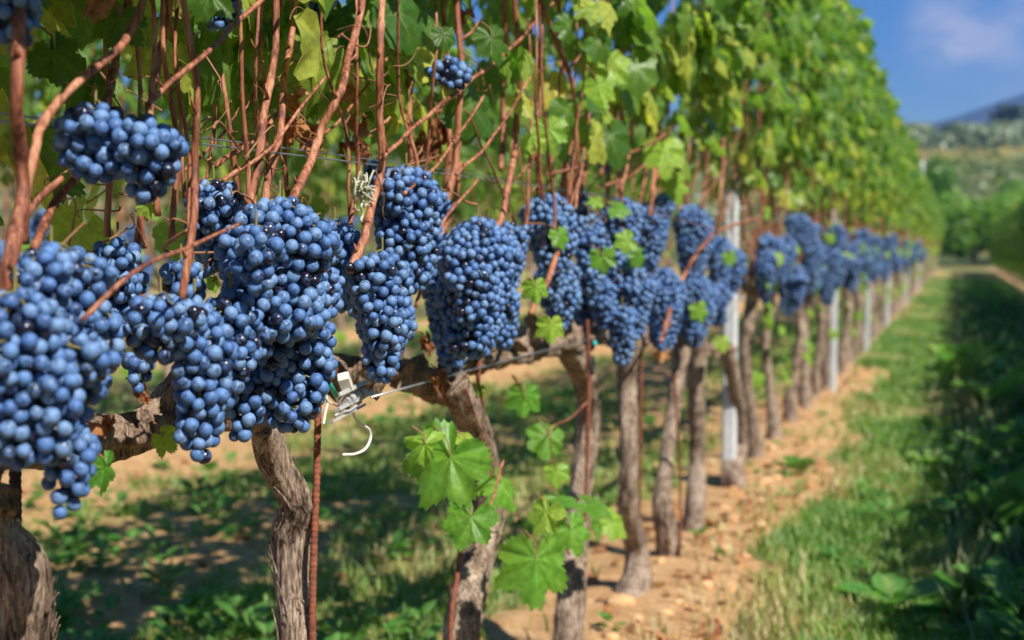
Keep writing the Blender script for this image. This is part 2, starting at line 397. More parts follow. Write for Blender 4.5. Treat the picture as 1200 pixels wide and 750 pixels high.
# ------------------------------------------------------------------ terrain
def bell(x, c, w): return np.exp(-((x - c) / w) ** 2)
def ground_h(x, y):
    x = np.asarray(x, float); y = np.asarray(y, float); r = np.hypot(x, y)
    near = np.clip(1 - (r - 40) / 40, 0, 1)
    mound = .035 * (bell(x, RX, .3) + bell(x, LX, .3) + bell(x, LX2, .3) + bell(x, QX, .3))
    h = -.009 * np.clip(y - 4, 0, 76) + near * (mound + .045 * (fbm(x * 2.2, y * 1.7, 0., 3, 4) - .5) + .016 * (fbm(x * 11, y * 11, 0., 9, 3) - .5))
    f = np.clip((y - 78) / 90, 0, 1); h = h + 8.0 * f * f * (3 - 2 * f)
    f = np.clip((y - 165) / 260, 0, 1); h = h + 17 * f * (1.6 - .6 * f)
    f = np.clip((y - 460) / 500, 0, 1); h = h - 20 * f
    h = h + np.clip((y - 120) / 300, 0, 1) * 5 * (fbm(x / 90, y / 90, 0., 21, 3) - .5)
    h = h + np.clip((x - 5) / 400, 0, 1) * np.clip((y - 150) / 200, 0, 1) * 10
    return h
def hz(x, y): return float(ground_h(np.array([x]), np.array([y]))[0])
def cover(x, y):
    """how much grass grows there, 0 bare orange soil, 1 green"""
    c = fbm(x * 1.3, y * .9, 0., 31, 4) * .9 + .35 * fbm(x * 6, y * 5, 0., 33, 3) - .12
    nf = np.clip((13 - y) / 8, .15, 1)
    c = c - .60 * nf * bell(x, RX + .02, .22) - .35 * bell(x, LX + .1, .35) - .35 * bell(x, LX2, .35) - .25 * bell(x, QX - .1, .3)
    c = c - .10 * bell(x, -2.2, .9) + .22 * bell(x, -.25, .36) - .10 * bell(y, 6.0, 1.2) * bell(x, -.55, .2) + .20 * bell(x, .9, .5)
    return c
ang = np.concatenate([np.linspace(-58, 26, 420), np.linspace(27.5, 300.5, 180)])
rr_ = np.concatenate([[0.0], np.geomspace(.5, 60, 300), np.geomspace(62, 2680, 80)])
AA, RR = np.meshgrid(np.radians(ang), rr_)
GX, GY = RR * np.sin(AA), RR * np.cos(AA)
GZ = ground_h(GX.ravel(), GY.ravel())
na, nr_ = len(ang), len(rr_)
i = np.arange(nr_ - 1)[:, None] * na; j = np.arange(na)[None, :]; k = (j + 1) % na
GF = np.stack([i + j, i + k, i + na + k, i + na + j], -1).reshape(-1, 4)[:, ::-1]
def ground_mat():
    m, n, l, bs = mat('field_soil_and_turf')
    a = attr(n, 'cover'); f = attr(n, 'far'); tc = N(n, 'TexCoord')
    n1 = N(n, 'TexNoise', Scale=9., Detail=8., Roughness=.65); l.new(tc.outputs['Object'], n1.inputs['Vector'])
    n2 = N(n, 'TexNoise', Scale=70., Detail=5., Roughness=.7); l.new(tc.outputs['Object'], n2.inputs['Vector'])
    soil = ramp(n, [(.34, (.30, .155, .065)), (.5, (.52, .30, .135)), (.64, (.64, .43, .23))])
    l.new(math_(n, l, 'ADD', math_(n, l, 'MULTIPLY', n1.outputs['Fac'], .5), math_(n, l, 'MULTIPLY', n2.outputs['Fac'], .5)), soil.inputs['Fac'])
    turf = ramp(n, [(.32, (.10, .13, .03)), (.5, (.24, .22, .07)), (.66, (.44, .33, .14))]); l.new(n1.outputs['Fac'], turf.inputs['Fac'])
    mx = N(n, 'MixRGB'); l.new(mrange(n, l, math_(n, l, 'ADD', a.outputs['Fac'], math_(n, l, 'MULTIPLY', n2.outputs['Fac'], .25)), .42, .66), mx.inputs['Fac'])
    l.new(soil.outputs[0], mx.inputs['Color1']); l.new(turf.outputs[0], mx.inputs['Color2'])
    n3 = N(n, 'TexNoise', Scale=.05, Detail=6.); l.new(tc.outputs['Object'], n3.inputs['Vector'])
    fr = ramp(n, [(.35, (.05, .075, .025)), (.5, (.09, .11, .04)), (.62, (.22, .18, .07))]); l.new(n3.outputs['Fac'], fr.inputs['Fac'])
    m2 = N(n, 'MixRGB'); l.new(f.outputs['Fac'], m2.inputs['Fac']); l.new(mx.outputs[0], m2.inputs['Color1']); l.new(fr.outputs[0], m2.inputs['Color2'])
    l.new(m2.outputs[0], bs.inputs['Base Color']); bs.inputs['Roughness'].default_value = .95; bs.inputs['Specular IOR Level'].default_value = .15
    bump(n, l, n2.outputs['Fac'], .8, .02, bs)
    return m
gm = mesh('ground', np.stack([GX.ravel(), GY.ravel(), GZ], -1), GF, ground_mat(), True,
          {'cover': cover(GX.ravel(), GY.ravel()), 'far': np.clip((RR.ravel() - 62) / 15, 0, 1)})
ground = ob('ground', gm); tag(ground, 'orange soil and patchy turf between the vine rows', 'ground', kind='structure')
# mountain far behind
def mountain():
    xs = np.linspace(-3000, 3000, 160); ts = np.linspace(0, 1, 24)
    X, T = np.meshgrid(xs, ts)
    # ridge height by x at y about 4200; falls towards x = -160 m
    rid = 210 + 88 * np.tanh((X + 10) / 300) + 14 * (fbm(X / 500, X * 0, 0., 71, 4) - .5) + 50 * np.clip((-200 - X) / 400, 0, 1)
    Y = 1700 + 900 * T - 200 * bell(X, 900, 700); Z = rid * np.sin(np.clip(T * 1.3, 0, 1) * math.pi / 2) ** .8 + 30 * (fbm(X / 110, Y / 110, 0., 73, 4) - .5) * np.clip(T * 4, 0, 1) - 30
    n_, m_ = X.shape
    i = np.arange(n_ - 1)[:, None] * m_; j = np.arange(m_ - 1)[None, :]
    F = np.stack([i + j, i + j + 1, i + m_ + j + 1, i + m_ + j], -1).reshape(-1, 4)
    me = mesh('mountains', np.stack([X.ravel(), Y.ravel(), Z.ravel()], -1), F, plain('wooded_mountain', (.05, .075, .035), .95, 0, .3, .01, 0), True)
    tag(ob('mountains', me), 'hazy blue mountain ridge on the horizon', 'mountain', kind='structure')
mountain()
# ------------------------------------------------------------------ canes, trunks
def cane_arr(pts, r0, r1, rs, node=.085, n=None, sides=9):
    pts = np.asarray(pts, float); L = np.sum(np.linalg.norm(np.diff(pts, axis=0), axis=1)); n = n or int(max(12, L / .009))
    p = spline(pts, n); s = np.linspace(0, L, n)
    r = r0 + (r1 - r0) * s / L
    ph = rs.uniform(0, node); d = np.abs(((s + ph) % node) - node / 2)
    zig = (np.abs((((s + ph) / node) % 2) - 1) - .5) * .006 * min(1, r0 / .004)
    p = p + zig[:, None] * np.array([.4, 1, 0]) 
    r = r * (1 + .26 * np.exp(-(d / .0042) ** 2)) * (1 + .05 * (vnoise(s * 60, s * 0) - .5))
    V, T, Q = tube_arr(p, r, sides, .05, 30, rs.randint(99))
    return V, T, Q
def make_cane(parent, base, pts, r0, r1, rs, sides=9, buds=True, node=.085, name='cane'):
    B = MB(); b = np.array(base[:]); p = np.asarray([q[:] for q in pts], float) - b
    B.add(*cane_arr(p, r0, r1, rs, node, None, sides), rs.uniform())
    if sides >= 9:
        L_ = np.sum(np.linalg.norm(np.diff(p, axis=0), axis=1)); k = int(L_ / node); q = spline(p, max(3, k * 8))
        for i in range(1, k):
            a = q[i * 8 - 4]; d = np.array([rs.uniform(-.2, 1), (-1) ** i, .8]); d /= np.linalg.norm(d); l_ = r0 * rs.uniform(1.8, 3.2) if rs.uniform() < .75 else r0 * rs.uniform(4, 9)
            B.add(*tube_arr(np.array([a, a + d * l_ * .6, a + d * l_ + [0, 0, l_ * .2]]), [r0 * .55, r0 * .42, r0 * .12], 6), rs.uniform())
    return ob(name, B.data(name, M_CANE), parent)
def trunk_arr(pts, rad, rs, sides=26, rough=.34, n=None, ridges=3.0, freq=16, twist=4):
    pts = np.column_stack([np.asarray(pts, float), rad]); L = np.sum(np.linalg.norm(np.diff(pts[:, :3], axis=0), axis=1))
    n = n or int(max(20, L / .011)); p = spline(pts, n)
    return tube_arr(p[:, :3], p[:, 3], sides, rough, freq, rs.randint(1, 99), twist, ridges)
def strips(B, pts, rad, rs, k):
    """loose shreds of bark lifting off a trunk"""
    pts = np.column_stack([np.asarray(pts, float), rad]); p = spline(pts, 120)
    for _ in range(k):
        i0 = rs.randint(3, 100); m = rs.randint(5, 15); a = rs.uniform(0, 6.3); seg = p[i0:i0 + m]
        if len(seg) < 4: continue
        lift = np.linspace(.0, 1, len(seg)) ** 2 * rs.uniform(.002, .008); rr = seg[:, 3] * 1.06 + lift
        aa = a + np.linspace(0, rs.uniform(-.4, .4), len(seg))
        q = seg[:, :3] + np.stack([rr * np.cos(aa), rr * np.sin(aa), 0 * rr], -1)
        B.add(*tube_arr(q, np.linspace(.0016, .0005, len(seg)) * rs.uniform(.7, 1.4), 5), rs.uniform())
# ------------------------------------------------------------------ generic vine: template at the origin, row along Y
def vine_template(seed):
    rs = np.random.RandomState(seed)
    root = empty('grapevine', (0, 0, 0), 'old vine', 'grapevine')
    lean = rs.uniform(-.07, .07, 2); r = rs.uniform(.021, .029)
    pts = [(0, 0, -.06), (0, 0, .03), (lean[0] * .4, lean[1] * .5, .25), (lean[0] + rs.uniform(-.02, .02), lean[1], .48), (lean[0] * .4, lean[1] * .4, .70), (0, 0, .76)]
    rad = [r * 1.9, r * 1.55, r, r * .95, r * 1.15, r * 1.1]
    B = MB(); B.add(*trunk_arr(pts, rad, rs, 18, .36, 55)); strips(B, pts, rad, rs, 5)
    kids = [ob('trunk', B.data('trunk', M_BARK), root)]
    B = MB(); c = [(0, .02, .73)] + [(rs.uniform(-.03, .03), -q, .75 + rs.uniform(-.03, .03)) for q in (.15, .32, .48, .66)]
    B.add(*trunk_arr(c, [r * .9, r * 1.0, r * .8, r * .85, r * .6], rs, 14, .45, 55, 2, 30))
    sp = []
    for q in range(9):
        y = -.05 - .07 * q + rs.uniform(-.02, .02); a = (rs.uniform(-.02, .02), y, .75); b = (rs.uniform(-.05, .05), y + rs.uniform(-.03, .03), .84)
        B.add(*trunk_arr([a, b], [.014, .010], rs, 8, .3, 8, 2, 30)); sp.append(b)
    kids.append(ob('cordon', B.data('cordon', M_CORD), root))
    for b in sp:
        x1 = rs.uniform(-.1, .12); y1 = b[1] + rs.uniform(-.12, .12)
        kids.append(make_cane(root, (0, 0, 0), [Vector(b), Vector((b[0] + (x1 - b[0]) * .6 + rs.uniform(-.03, .03), b[1] + (y1 - b[1]) * .5, 1.05)), Vector((x1, y1, 1.4)), Vector((x1 * .6, y1 + rs.uniform(-.1, .1), 2.0))], .0055, .003, rs, 7))
    return root, kids
TM = [vine_template(s) for s in (11, 12, 13, 14, 15)]
CAN = [canopy(100 + s).data('foliage', M_LEAF) for s in range(7)]
def basal(seed):                     # leaves of the low shoots, round the fruit
    rs = np.random.RandomState(seed); B = LeafB()
    for _ in range(rs.randint(5, 12)):
        z = rs.choice([rs.uniform(.35, .9), rs.uniform(.8, 1.1)]); s = 1 if rs.uniform() < .75 else -1
        B.add(LT_MID[rs.randint(4)], (s * rs.uniform(.03, .16), rs.uniform(-.35, .35), z), (s, rs.normal(0, .4), rs.uniform(0, .8)), (s * .3, rs.normal(0, .5), -1), rs.uniform(.035, .06), min(.93, rs.uniform(.45, .97)))
    return B.data('low_leaves', M_LEAFY)
LOWL = [basal(300 + s) for s in range(6)]
rnd = random.Random(7)
def place_vine(x, y, i, label, group, canes=True, low=True, name=None):
    t, kids = TM[i % len(TM)]
    r = copy_tree(t, kids if canes else kids[:2], (x, y, hz(x, y) - .01), 0, (1, 1, 1), label, group)
    for c in [c for c in r.children]: pass
    f = ob('foliage', CAN[(i * 3 + rnd.randrange(7)) % 7], r); f.rotation_euler = (0, 0, math.pi if rnd.random() < .5 else 0); f.scale = (rnd.uniform(.9, 1.1), 1, rnd.uniform(.98, 1.03)); f.location = (0, -.3, rnd.uniform(-.02, .08))
    if low: 
        g = ob('low_leaves', LOWL[rnd.randrange(6)], r); g.location = (0, -.3, 0)
    return r
# ------------------------------------------------------------------ the near vines of the photographed row, each drawn after its own trunk
rs0 = np.random.RandomState(5)
NEAR = [  # trunk outline: (x, y, half width) in photo pixels on the row's own plane, label
 ([(-14, 575, 20), (2, 622, 30), (18, 670, 36), (30, 750, 40), (34, 860, 44)], 'thick grey vine stump at the lower left corner, its head under the largest bunches'),
 ([(318, 500, 20), (330, 540, 20), (344, 590, 21), (350, 628, 25), (349, 680, 22), (346, 750, 24), (345, 830, 26)], 'sharp curved vine with shredded pale bark just left of the ribbed rod'),
 ([(532, 448, 22), (550, 500, 19), (565, 550, 19), (570, 600, 20), (562, 660, 21), (550, 720, 23), (547, 790, 25)], 'dark forked vine with two bright green leafy shoots in front'),
 ([(670, 405, 19), (685, 450, 15), (692, 500, 15), (685, 560, 15), (676, 620, 16), (665, 700, 18), (662, 760, 20), (662, 796, 24)], 'grey vine behind the low leafy shoot, fourth trunk from the left'),
 ([(738, 395, 17), (739, 450, 13), (735, 520, 12), (737, 590, 13), (747, 640, 15), (745, 680, 19), (738, 708, 23), (738, 722, 25)], 'vine with a swollen foot on bare orange soil, fifth trunk from the left'),
 ([(797, 392, 11), (790, 470, 9), (783, 540, 9), (780, 590, 12), (784, 640, 17), (785, 662, 19)], 'slim leaning vine, sixth trunk from the left'),
 ([(815, 392, 12), (816, 470, 11), (819, 540, 10), (813, 590, 13), (812, 624, 16)], 'upright vine, seventh trunk from the left, just before the first white post'),
 ([(855, 410, 9), (861, 470, 9), (866, 520, 9), (860, 550, 15), (860, 572, 17)], 'vine with bulging base right at the first white post'),
]
near_roots = []
prev_y = None
for vi, (tr, lab) in enumerate(NEAR):
    rs = np.random.RandomState(40 + vi)
    W = [P(a, b) for a, b, _ in tr]; R_ = [.9 * w * mpp(a) for a, _, w in tr]
    if vi < 4:                      # carry on down to the soil
        last = W[-1]
        if last.z > .03: W.append(Vector((last.x, last.y, -.05))); R_.append(R_[-1] * 1.5)
    base = Vector((W[-1].x, W[-1].y, 0))
    base.z = hz(base.x, base.y)
    root = empty('grapevine', base, lab, 'grapevine')
    near_roots.append(root)
    pts = [w - base for w in W]; wob = [Vector((rs.uniform(-.012, .012), 0, 0)) for _ in pts]
    pts = [p + q for p, q in zip(pts, wob)][::-1]; R2 = R_[::-1]
    B = MB(); B.add(*trunk_arr([p[:] for p in pts], R2, rs, 56, .27, 190, 4.5, 20, 4)); strips(B, [p[:] for p in pts], R2, rs, 80 if vi < 4 else 14)
    ob('trunk', B.data('trunk', M_BARK), root)
    # cordon: from the head leftwards (towards the camera) to the neighbour
    top = W[0]; y0 = prev_y if prev_y is not None else top.y - .62
    B = MB(); L = top.y - y0; q = []
    for f in (0, .25, .5, .75, 1.0): q.append(Vector((top.x - .02 * (f > 0) + rs.uniform(-.03, .02), top.y + .02 - L * f, top.z - .01 + (.045 if vi < 3 else .015) * (f > 0) + rs.uniform(-.008, .03))) - base)
    rad = [R_[0] * 1.0, .020, .018, .022, .014]
    B.add(*trunk_arr([p[:] for p in q], rad, rs, 30, .5, 110, 2.5, 34)); strips(B, [p[:] for p in q], rad, rs, 18)
    for g in range(5):               # spurs and old pruning knobs
        c = q[0].lerp(q[4], (g + .5) / 5); c2 = c + Vector((rs.uniform(-.03, .05), rs.uniform(-.03, .03), rs.uniform(.03, .07)))
        B.add(*trunk_arr([c[:], ((c + c2) / 2)[:], c2[:]], [.021, .015, .011], rs, 14, .5, 16, 2, 60))
    ob('cordon', B.data('cordon', M_CORD), root)
    f = ob('foliage', CAN[vi % 7], root); f.location = (-.06 if vi < 3 else 0, -.28, -base.z + (.07 if vi < 3 else .05))
    if vi < 3:
        f = ob('foliage', CAN[(vi + 3) % 7], root); f.location = (-.20, -.30, -base.z - (.03 if vi < 3 else .06)); f.scale = (.8, 1.05, .9)
        if vi < 1: f = ob('foliage', CAN[(vi + 5) % 7], root); f.location = (.08, -.25, -base.z + .16); f.scale = (1.0, 1.05, .9)  # extra leaf layer added above the view to shade the upper left
    prev_y = top.y
def near_vine(x):                    # the vine whose stretch holds photo column x
    y = P(x, 275).y
    for r, (tr, _) in zip(near_roots, NEAR):
        if P(tr[0][0], 275).y + .03 > y: return r
    return near_roots[-1]
# canes traced on the row: points (px, py), X offset from the row plane, radius px start/end
CANES = [
 ([(4, 365), (16, 290), (24, 200), (22, 100), (20, -40), (25, -200)], .10, 12, 9),
 ([(28, 285), (36, 200), (46, 150), (98, 92), (148, 42), (176, -20), (200, -180)], .09, 8, 5.5),
 ([(16, 282), (45, 235), (72, 208)], .05, 6, 5), ([(36, 292), (62, 245), (86, 212)], .05, 7, 6),
 ([(86, 212), (118, 130), (138, 62), (152, -20), (160, -160)], -.02, 7, 5),
 ([(172, 122), (236, 66), (302, 4), (380, -80)], .12, 4.5, 3.5),
 ([(176, 110), (192, 50), (197, -10), (205, -160)], -.02, 6, 5),
 ([(216, 352), (224, 260), (231, 180), (228, 100), (218, 0), (214, -150)], .10, 6.5, 4.5),
 ([(94, 376), (165, 314), (225, 288), (282, 262)], .19, 4, 2.6),
 ([(165, 365), (163, 290), (170, 215), (175, 120)], -.03, 6, 4.5),
 ([(283, 285), (296, 215), (312, 130), (322, 40), (328, -60), (335, -220)], .07, 7, 5),
 ([(308, 250), (322, 180), (334, 100), (342, 20), (350, -120)], .04, 6.5, 4.5),
 ([(336, 252), (372, 165), (398, 105), (416, 40), (432, -60), (450, -220)], .09, 7, 5),
 ([(412, 318), (428, 270), (444, 212), (447, 150), (444, 60), (452, -30), (460, -200)], .08, 7, 5),
 ([(446, 188), (490, 145), (545, 100), (600, 55), (650, 0), (700, -60)], .09, 3.4, 2.2),
 ([(500, 325), (518, 262), (532, 195), (540, 100), (536, -10), (540, -150)], .05, 6, 4.6),
 ([(506, 300), (528, 250), (540, 190)], .0, 4.5, 4), ([(524, 225), (526, 165), (522, 110), (520, 0)], -.03, 5, 4),
 ([(575, 285), (594, 230), (605, 150), (607, 60), (600, -60)], .05, 5.5, 4),
 ([(588, 200), (590, 120), (592, 20), (590, -90)], -.02, 4.6, 4),
 ([(622, 368), (648, 312), (664, 262), (676, 180), (668, 90), (640, 20), (620, -60)], .09, 5, 3.6),
 ([(655, 240), (664, 180), (660, 110), (655, 0)], .0, 4.5, 3.5),
 ([(604, 262), (578, 200), (560, 160), (548, 130)], .06, 2, 1.6),
 ([(488, 360), (500, 318), (520, 260), (560, 210)], .1, 3, 2), ([(680, 230), (690, 170), (686, 80), (690, -40)], .02, 4, 3),
 ([(712, 235), (715, 150), (712, 60)], .0, 4, 3.3), ([(728, 230), (729, 150), (731, 60), (728, -60)], .05, 4.2, 3.4),
 ([(742, 300), (750, 250), (758, 180), (762, 80)], .03, 3.6, 3), ([(770, 300), (764, 230), (772, 150), (770, 60)], .05, 3.4, 3),
 ([(800, 300), (805, 220), (798, 150), (803, 60)], .03, 3.4, 2.8), ([(820, 290), (826, 210), (822, 120)], .05, 3.2, 2.6),
 ([(840, 280), (846, 210), (850, 130)], .04, 3.2, 2.6), ([(775, 400), (790, 350), (815, 300), (845, 270), (890, 255)], .12, 3.2, 2.2),
 ([(640, 205), (700, 190), (760, 170), (800, 140)], .1, 2.4, 1.8), ([(700, 220), (740, 205), (790, 165)], .08, 2.2, 1.6),
 ([(470, 300), (482, 200), (478, 100), (485, -30)], -.04, 5, 4), ([(634, 260), (628, 160), (634, 60), (630, -80)], .0, 4.2, 3.4),
]
for q, (pp, dx, r0, r1) in enumerate(CANES):
    rs = np.random.RandomState(700 + q); X = RX + dx; v = near_vine(pp[0][0]); b = v.location
    pts = [P(a, c, X + rs.uniform(-.012, .012)) for a, c in pp]
    m = mpp(pp[0][0], X)
    c = make_cane(v, b, pts, .76 * r0 * m, .76 * r1 * mpp(pp[-1][0], X), rs, 12)
rs = np.random.RandomState(77)
for _ in range(58):                  # the thinner canes between and behind them
    x = 30 + 830 * rs.uniform() ** (.8 if _ < 34 else .35); X = RX + (rs.uniform(-.12, .1) if _ < 34 else rs.uniform(.0, .14)); v = near_vine(x); t = rs.uniform(-40, 40); k = max(.35, 1 - x / 1300)
    y0_ = rs.uniform(230, 300); pts = [P(x, y0_, X), P(x + t * .3 + rs.uniform(-8, 8), y0_ - 90 * k - 30, X), P(x + t * .7 + rs.uniform(-12, 12), y0_ - 200 * k - 60, X + rs.uniform(-.03, .03)), P(x + t, -60, X)]
    if _ % 4 == 0: pts = [P(x, y0_ - 60, X), P(x + 70 * k, y0_ - 100, X), P(x + 150 * k, y0_ - 150 - 40 * k, X)]
    make_cane(v, v.location, pts, rs.uniform(.0022, .0038), .0018, rs, 9)
# thin twigs and tendrils
def tendril(v, a, b, r, rs, curl=2.0, n=70):
    a, b = np.array(a), np.array(b); t = np.linspace(0, 1, n)[:, None]; L = np.linalg.norm(b - a)
    w = np.sin(t * 3.14 * rs.uniform(1, 3)) * L * rs.uniform(-.25, .25)
    p = a + (b - a) * t + w * rs.normal(0, .6, 3)
    k = t[:, 0] > .7; tt = ((t[:, 0] - .7) / .3).clip(0, 1); cr = L * .12 * (1 - tt * .5) * tt
    p[:, 1] += cr * np.cos(tt * 6.28 * curl); p[:, 2] += cr * np.sin(tt * 6.28 * curl)
    B = MB(); B.add(*tube_arr(p - np.array(v.location[:]), np.linspace(r, r * .4, n), 6), rs.uniform())
    return ob('tendril', B.data('tendril', M_TENDRIL), v)
rs = np.random.RandomState(91)
TEN = [((205, 205), (160, 150)), ((240, 60), (265, 110)), ((330, 100), (346, 160)), ((400, 40), (450, 20)), ((395, 45), (480, 80)), ((480, 80), (485, 110)), ((190, 130), (140, 100)), ((250, 150), (290, 170)),
       ((282, 170), (300, 130)), ((440, 200), (455, 260)), ((505, 130), (470, 60)), ((420, 70), (446, 120)), ((560, 240), (500, 215)), ((220, 270), (245, 320)), ((100, 260), (60, 300)), ((375, 250), (345, 235)), ((395, 262), (350, 280)),
       ((300, 250), (270, 220)), ((540, 60), (575, 110)), ((120, 285), (160, 262)), ((618, 240), (640, 290)), ((470, 195), (520, 170)), ((395, 325), (425, 285)), ((80, 290), (80, 200)), ((600, 300), (566, 250)), ((690, 200), (640, 230))]
for a, b in TEN:
    tendril(near_vine(a[0]), P(*a, RX + rs.uniform(-.02, .12)), P(*b, RX + rs.uniform(-.02, .12)), rs.uniform(.0010, .0021), rs, rs.uniform(.8, 2))
for _ in range(80):                  # loose fine twigs crossing the bare zone
    x, y = rs.uniform(60, 800), rs.uniform(60, 300); a = rs.uniform(0, 6.3); L = rs.uniform(25, 90) * (1 - x / 1400)
    tendril(near_vine(x), P(x, y, RX + rs.uniform(-.1, .1)), P(x + L * math.cos(a), y + L * math.sin(a), RX + rs.uniform(-.1, .1)), rs.uniform(.0006, .0014), rs, rs.uniform(.3, 1.5))
# ------------------------------------------------------------------ leaves hung on the near vines
def near_leaf(px, py, dx, size_px, rnd_, nrm, tip, hero=True, mt=None, crumple=0.):
    X = RX + dx; p = P(px, py, X); v = near_vine(px); B = LeafB(); rs_ = np.random.RandomState(int(px * 7 + py) % 9999)
    t = LT_HERO[rs_.randint(4)]; t = (t[0].copy(), *t[1:])
    if crumple:
        V = t[0]; V[:, 2] += crumple * (fbm(V[:, 0] * 2.2 + px, V[:, 1] * 2.2, 0., 5, 3) - .5) * 2.4; V[:, 0] *= 1 - .45 * crumple; V[:, 0] += crumple * .3 * (fbm(V[:, 1] * 3, V[:, 0] * 3 + py, 0., 8, 2) - .5)
    o_ = np.array((p - v.location)[:]); B.add(t, o_, nrm, tip, size_px * mpp(px, X), rnd_)
    nm = 'dry_leaf' if mt is M_DRY else 'leaf'
    lf = ob(nm, B.data(nm, mt or M_LEAF), v)
    st = MB(); e = o_ + np.array([-.02, rs_.uniform(-.02, .02), size_px * mpp(px, X) * rs_.uniform(.5, .9)]); mid = (o_ + e) / 2 + np.array([.006, .006, 0])
    st.add(*tube_arr(spline([o_, mid, e], 10), .0011, 6), .5); ob('petiole', st.data('petiole', M_TENDRIL), lf)
    return lf
CV = np.array((CM @ Vector((0, 0, 1)))[:])      # towards the camera
RT = np.array((CM @ Vector((1, 0, 0)))[:]); UP = np.array([0, 0, 1.0])
def nt(a, b, c): return CV * a + RT * b + UP * c
